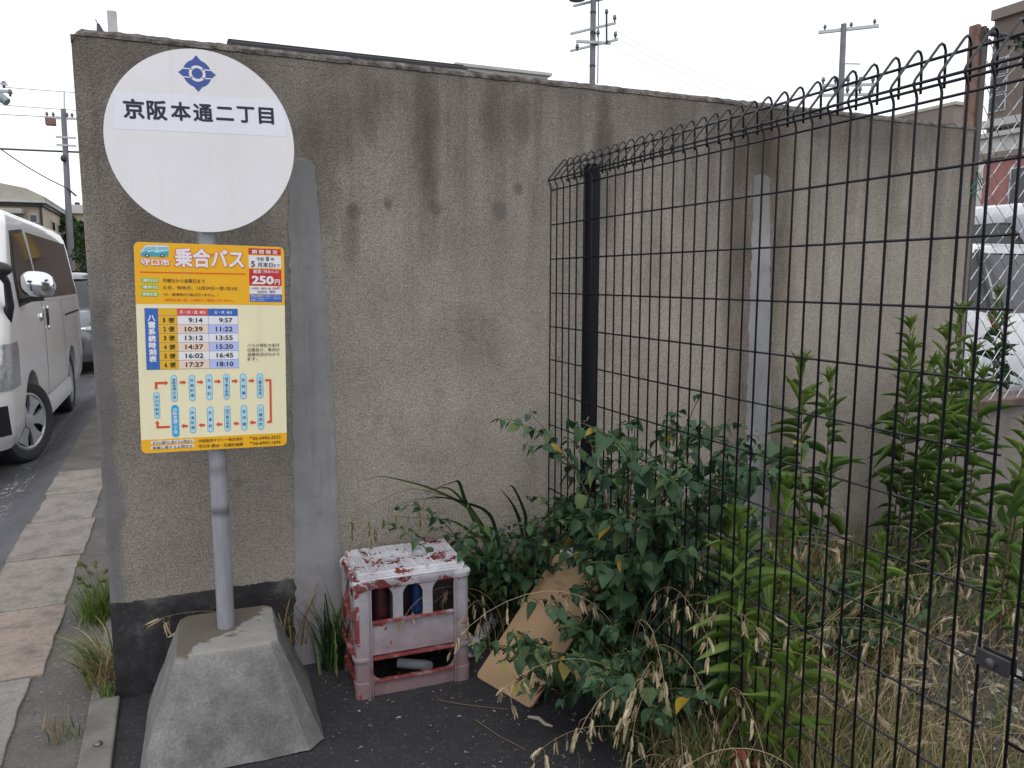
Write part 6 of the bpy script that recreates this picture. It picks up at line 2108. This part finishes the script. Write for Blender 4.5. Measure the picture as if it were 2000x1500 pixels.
dry_oats('dry oat grass in the middle of the dry field inside the fence', (2.0, 1.7, .02), [(0, .62, .15, 1.7), (PI * 1.7, .60, .15, 1.8)], 38)
dry_oats('dry oat grass at the bottom of the fence beside the withered weed', (1.33, 1.25, .0), [(PI * 1.2, .50, .1, 2.2), (PI * 1.6, .52, .1, 2.0), (PI * .9, .46, .2, 2.2), (PI * 1.9, .5, .1, 2.0)], 39)
dry_oats('two straw stalks lying behind the pole on the dark wall foot', (.30, 2.585, .10), [(PI * 1.02, .36, .9, 1.75), (PI * 1.05, .46, .75, 1.7)], 40, .045, False, .01, None)

# --- long arching blades behind the crate
t = thing('long_grass', 'long dark arching grass blades with thin seed stalks behind the crate', 'grass', (1.0, 2.5, 0))
mb = MB()
for k, pts in enumerate(LONG):
    pts = [(pts[0][0] + .06, 2.52, 0.02)] + pts
    ribbon(mb, pts, .0125, 'grass_dark' if k % 3 else 'grass_green')
n = 70
blades(mb, 'grass_dark', np.stack([G.uniform(.90, 1.18, n), G.uniform(2.45, 2.58, n), np.zeros(n)], 1), G.uniform(.22, .5, n), G.uniform(0, 2 * PI, n), G.uniform(0, .25, n), G.uniform(.5, 1.8, n), np.full(n, .008), 6)
mb.build('blades', t, smooth=True)
mb = MB()
for pts in THIN:
    pts = [(pts[0][0] + .05, 2.52, 0.02)] + pts
    q = ribbon(mb, pts, .0032, 'stem')
ribbon(mb, PALE, .003, 'straw')
mb.build('stalks', t)
mb = MB()
spikelets(mb, [np.array(p) for p in HANG], [(rng.uniform(-.2, .2), 0, -1) for p in HANG], .034, 'seed_green', rng, 5)
mb.build('seed_heads', t)

def tuft(name, label, base, n, L, spread, lean, mats, seed, wd=.005, az=(0, 2 * PI), group=None, fox=0, foxmat='seed_green', foxL=.2, K=6):
    g = np.random.default_rng(seed)
    t = thing(name, label, 'grass', base, group)
    for i, m_ in enumerate(mats):
        mb = MB()
        k = n // len(mats)
        a = g.uniform(az[0], az[1], k)
        blades(mb, m_, np.stack([base[0] + g.normal(0, spread, k), base[1] + g.normal(0, spread, k), np.full(k, base[2])], 1), g.uniform(L[0], L[1], k), a, g.uniform(0, .5, k), g.uniform(lean[0], lean[1], k), g.uniform(.6, 1.2, k) * wd, K)
        mb.build('blades', t, smooth=True)
    if fox:
        ms, mh = MB(), MB()
        rg = random.Random(seed)
        for _ in range(fox):
            foxtail(ms, mh, (base[0] + rg.gauss(0, spread), base[1] + rg.gauss(0, spread), base[2]), rg.uniform(*az), foxL * rg.uniform(.8, 1.15), .05, rg.uniform(.3, .9), rg.uniform(.022, .04), foxmat, 'grass_lime', rg, 60)
        ms.build('stalks', t); mh.build('seed_heads', t)
    return t
tuft('grass_tuft', 'bright green foxtail tuft on the pavement beside the wall end, farther from the camera', (-.31, 3.30, .0), 380, (.08, .20), .04, (.5, 1.6), ('grass_lime', 'grass_lime', 'grass_green'), 51, .0048, (0, 2 * PI), None, 18, 'seed_green', .18)
tuft('grass_tuft', 'straggling green and brown tuft at the wall corner by the kerb', (-.268, 2.76, .0), 190, (.10, .27), .03, (1.25, 1.85), ('grass_green', 'grass_lime', 'straw'), 52, .0055, (PI * .6, PI * 1.35), None, 0)
tuft('grass_tuft', 'ball of brown dead grass at the wall corner over the kerb', (-.255, 2.72, .02), 420, (.05, .13), .03, (.6, 2.4), ('straw_brown', 'straw_brown', 'straw'), 53, .0028, (0, 2 * PI))
tuft('grass_tuft', 'small green sprig in the dirt left of the kerb', (-.36, 2.44, .0), 40, (.03, .08), .03, (.4, 1.5), ('grass_green', 'straw_brown'), 54, .004)
tuft('grass_tuft', 'tiny weed on the gutter slab left of the wall corner', (-.60, 2.62, .006), 14, (.03, .06), .006, (.4, 1.4), ('grass_green',), 55, .005)
tuft('grass_tuft', 'low green patch at the kerb foot below the wall corner', (-.255, 2.62, .015), 60, (.02, .06), .014, (.6, 1.8), ('grass_lime', 'grass_green'), 56, .004)
t = tuft('grass_tuft', 'dark green grass tuft between the concrete foot and the crate', (.44, 2.57, .0), 90, (.16, .42), .03, (.2, 1.3), ('grass_dark', 'grass_green'), 57, .009, (0, 2 * PI))
mb, mh = MB(), MB()
for pts, m_ in (([(.43, 2.56, 0), (.46, 2.55, .2), (.50, 2.53, .36), (.545, 2.52, .48)], 'straw_brown'), ([(.44, 2.57, 0), (.43, 2.54, .2), (.425, 2.48, .14), (.42, 2.44, .04)], 'grass_lime')):
    q = ribbon(mb, pts, .003, m_)
spikelets(mh, [np.array(q[i]) for i in range(6, 15)], [(0, -.2, -1)] * 9, .03, 'seed_green', rng, 4)
spikelets(mh, [np.array((.46 + .006 * i, 2.55 - .002 * i, .2 + .02 * i)) for i in range(12)], [(.2, -.2, 1)] * 12, .026, 'straw_brown', rng, 3)
mb.build('stalks', t); mh.build('seed_heads', t)
tuft('grass_tuft', 'dark grass at the wall foot right behind the crate', (.80, 2.585, 0), 60, (.08, .25), .06, (.3, 1.6), ('grass_dark', 'grass_green'), 58, .006)
tuft('grass_tuft', 'green grass tuft under the large dark bush at the fence line', (1.2, 1.78, 0), 420, (.12, .40), .06, (.4, 1.9), ('grass_green', 'grass_dark', 'grass_green'), 59, .0045)
tuft('grass_tuft', 'tangled grass at the bottom edge left of the withered weed', (1.20, 1.52, 0), 420, (.10, .36), .065, (.5, 2.0), ('straw', 'grass_green', 'grass_green', 'straw_brown'), 60, .0036)
tuft('grass_tuft', 'grass and straw under the bright green weed at the fence foot', (1.28, 1.40, 0), 420, (.10, .36), .08, (.5, 2.0), ('straw', 'grass_green', 'grass_lime', 'straw_brown'), 61, .0036)

tuft('grass_tuft', 'brown dead tuft beside the second mortar strip inside the fence', (2.26, 2.40, .03), 160, (.15, .42), .05, (.3, 1.4), ('straw_brown', 'straw'), 62, .004)
# --- the dry field inside the fence
def field(n, xr, yr, dens, seed):
    g = np.random.default_rng(seed)
    out = []
    while len(out) < n:
        x, y = g.uniform(*xr), g.uniform(*yr)
        if g.random() < dens(x, y):
            out.append((x, y, soil_z(x, y) - .004))
    return np.array(out), g
bare = lambda x, y: 1 - .96 * math.exp(-(((x - 2.35) / .60) ** 2 + ((y - 1.55) / .42) ** 2) ** 2) 
patch = lambda x, y, s_: min(1, max(0, .5 + 1.2 * nz(x, y, s_, 2.2)))
def grass_field(name, label, n, L, lean, mats, wd, dens, seed, wind=None, xr=(1.3, 4.2), yr=(.3, 2.58)):
    B, g = field(n, xr, yr, dens, seed)
    mb = MB()
    idx = np.array_split(np.arange(n), len(mats))
    for m_, ii in zip(mats, idx):
        k = len(ii)
        az = g.uniform(0, 2 * PI, k) if wind is None else g.normal(wind, 1.1, k)
        blades(mb, m_, B[ii], g.uniform(L[0], L[1], k), az, g.uniform(0, .6, k), g.uniform(lean[0], lean[1], k), g.uniform(.6, 1.2, k) * wd, 4)
    o = mb.build(name, smooth=True)
    return tag(o, label, 'grass', None, 'stuff')
grass_field('dry_grass', 'matted dry straw coloured grass covering the plot inside the mesh fence', 8600, (.07, .30), (.7, 2.0), ('straw', 'straw', 'straw_brown', 'straw_brown'), .0034, lambda x, y: bare(x, y) * patch(x, y, 1.0) * (.5 if x > 3.1 else 1), 71, -.6)
grass_field('green_grass', 'patchy green grass mixed into the dry grass inside the fence', 7600, (.07, .28), (.3, 1.7), ('grass_green', 'grass_green', 'grass_lime'), .004, lambda x, y: bare(x, y) * patch(x, y, 9.0) * (1 if y > 1.6 or x < 1.7 else .5), 72)
grass_field('short_weeds', 'thin short grass on the stony patch inside the fence', 2600, (.02, .09), (.3, 1.8), ('straw_brown', 'grass_green', 'straw'), .003, lambda x, y: 1.0, 73, None, (1.6, 3.0), (.6, 2.0))
ms, mh = MB(), MB()
B, g = field(48, (1.5, 3.3), (.9, 2.45), lambda x, y: bare(x, y), 74)
for b in B:
    foxtail(ms, mh, b, rng.uniform(-2.4, 1.2), rng.uniform(.22, .42), .05, rng.uniform(.5, 1.6), rng.uniform(.045, .07), 'seed', 'straw', rng, 55)
for _ in range(55):
    b = (rng.uniform(1.32, 2.1), rng.uniform(1.0, 1.75), .02)
    foxtail(ms, mh, b, rng.gauss(-.7, .7), rng.uniform(.16, .36), .2, rng.uniform(.8, 1.9), rng.uniform(.045, .075), 'seed', 'straw', rng, 45)
ms.add(mh.v, mh.f, 'seed')
tag(ms.build('foxtail_grass'), 'dry foxtail grass with pale bristly heads scattered over the dry field', 'grass', None, 'stuff')
mb = MB()
B, g = field(2600, (1.4, 3.6), (.4, 2.5), lambda x, y: 1.1 - bare(x, y), 75)
for x, y, z in B:
    r = abs(g.normal(0, 1)) * .007 + .0045
    c = Vector((x, y, z + r * .3))
    rot = g.uniform(0, 6)
    oct_ = [(1, 0, 0), (0, 1, 0), (-1, 0, 0), (0, -1, 0), (0, 0, .7), (0, 0, -.7)]
    vs = [(c.x + r * (a * math.cos(rot) - b * math.sin(rot)) * g.uniform(.7, 1.4), c.y + r * (a * math.sin(rot) + b * math.cos(rot)) * g.uniform(.7, 1.4), c.z + r * d * g.uniform(.7, 1.2)) for a, b, d in oct_]
    mb.add(vs, [(0, 1, 4), (1, 2, 4), (2, 3, 4), (3, 0, 4), (1, 0, 5), (2, 1, 5), (3, 2, 5), (0, 3, 5)], 'stones')
tag(mb.build('gravel'), 'loose dark and pale stones on the bare patch inside the fence', 'gravel', None, 'stuff')
# --- husks and bits scattered on the asphalt
mb = MB()
P_, D, N, L, W_ = [], [], [], [], []
for k in range(620):
    if k < 520:
        x = rng.uniform(.3, 1.22); y = rng.uniform(1.5, 2.58)
        if rng.random() > .35 + .65 * min(1, max(0, (x - .3) / .7)) * (1 if y > 1.7 else .6):
            continue
    else:
        x = rng.uniform(-.5, -.3); y = rng.uniform(2.0, 3.4)
    a = rng.uniform(0, 2 * PI)
    P_.append((x, y, .0045 + (.001 if x < -.2 else 0))); D.append((math.cos(a), math.sin(a), rng.uniform(0, .12))); N.append((rng.uniform(-.3, .3), rng.uniform(-.3, .3), 1)); L.append(rng.uniform(.004, .017)); W_.append(rng.uniform(.0012, .0032))
leaves(mb, HUSK, P_, D, N, L, W_, 'chip')
tag(mb.build('fallen_husks'), 'pale fallen grass husks scattered over the dark asphalt', 'litter', None, 'stuff')
mb = MB()
for k in range(9):
    a = stem_path((rng.uniform(.75, 1.05), rng.uniform(1.6, 2.1), .006), rng.uniform(0, 6), rng.uniform(.1, .25), 1.55, 1.6, 6, .15, rng)
    mb.tube([(p[0], p[1], .006) for p in a], .0009, 'straw_brown', 4)
tag(mb.build('fallen_stalks'), 'thin dry stalks lying on the asphalt by the board', 'litter', None, 'stuff')

# --- trees by the road far left
def crown(t, c, r, n, L, mats, seed, nm='crown'):
    rg = random.Random(seed)
    clumps = [(c[0] + rg.uniform(-1, 1) * r[0], c[1] + rg.uniform(-1, 1) * r[1], c[2] + rg.uniform(-1, 1) * r[2], rg.uniform(.25, .5)) for _ in range(16)]
    for m_ in mats:
        P_, D, N, LL, W_ = [], [], [], [], []
        for _ in range(n // len(mats)):
            q = rg.choice(clumps)
            v = np.array([rg.gauss(0, 1) for _ in range(3)]); v /= np.linalg.norm(v)
            s_ = q[3] * rg.random() ** .4 * (r[0] + r[2]) * .5
            P_.append(np.array(q[:3]) + v * s_); D.append(v + np.array([rg.uniform(-1, 1), rg.uniform(-1, 1), rg.uniform(-.6, .6)])); N.append((rg.uniform(-1, 1), rg.uniform(-1, 1), 1)); LL.append(L * rg.uniform(.6, 1.3)); W_.append(L * .55)
        mb = MB(); leaves(mb, LANCE, P_, D, N, LL, W_, m_); mb.build(nm, t)
def tree(name, label, base, c, r, n, L, mats, seed):
    t = thing(name, label, 'tree', base, 'roadside trees')
    mb = MB()
    b = Vector(base); cc = Vector(c)
    mb.tube([b, b.lerp(cc, .5) + Vector((.05, 0, 0)), cc], [.11, .08, .04], 'weathered_wood', 8)
    for k in range(6):
        a = k * 1.05
        mb.tube([b.lerp(cc, .55 + .06 * k), cc + Vector((math.cos(a) * r[0] * .7, math.sin(a) * r[1] * .7, r[2] * (.1 + .1 * k)))], [.04, .012], 'weathered_wood', 6)
    mb.build('trunk', t, smooth=True)
    crown(t, c, r, n, L, mats, seed)
    return t
tree('street_tree', 'light green tree top beside the beige building above the minibus', (-4.72, 46, -.1), (-4.72, 46, 3.55), (.34, .6, .75), 1500, .16, ('lance_leaf', 'night_leaf'), 81)
tree('street_tree', 'green tree behind the utility pole next to the wall edge', (-4.12, 48, -.1), (-4.12, 48, 3.3), (.6, .8, .9), 1800, .16, ('lance_leaf', 'night_leaf'), 82)
t = thing('hedge', 'dark green clipped hedge beyond the minibus by the wall edge', 'hedge', (-2.7, 27, 0))
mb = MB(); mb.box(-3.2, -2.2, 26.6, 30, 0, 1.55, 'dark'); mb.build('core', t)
crown(t, (-2.7, 27.6, 1.3), (.5, 1.0, .8), 2200, .10, ('night_leaf', 'grass_dark'), 83, 'leaves')
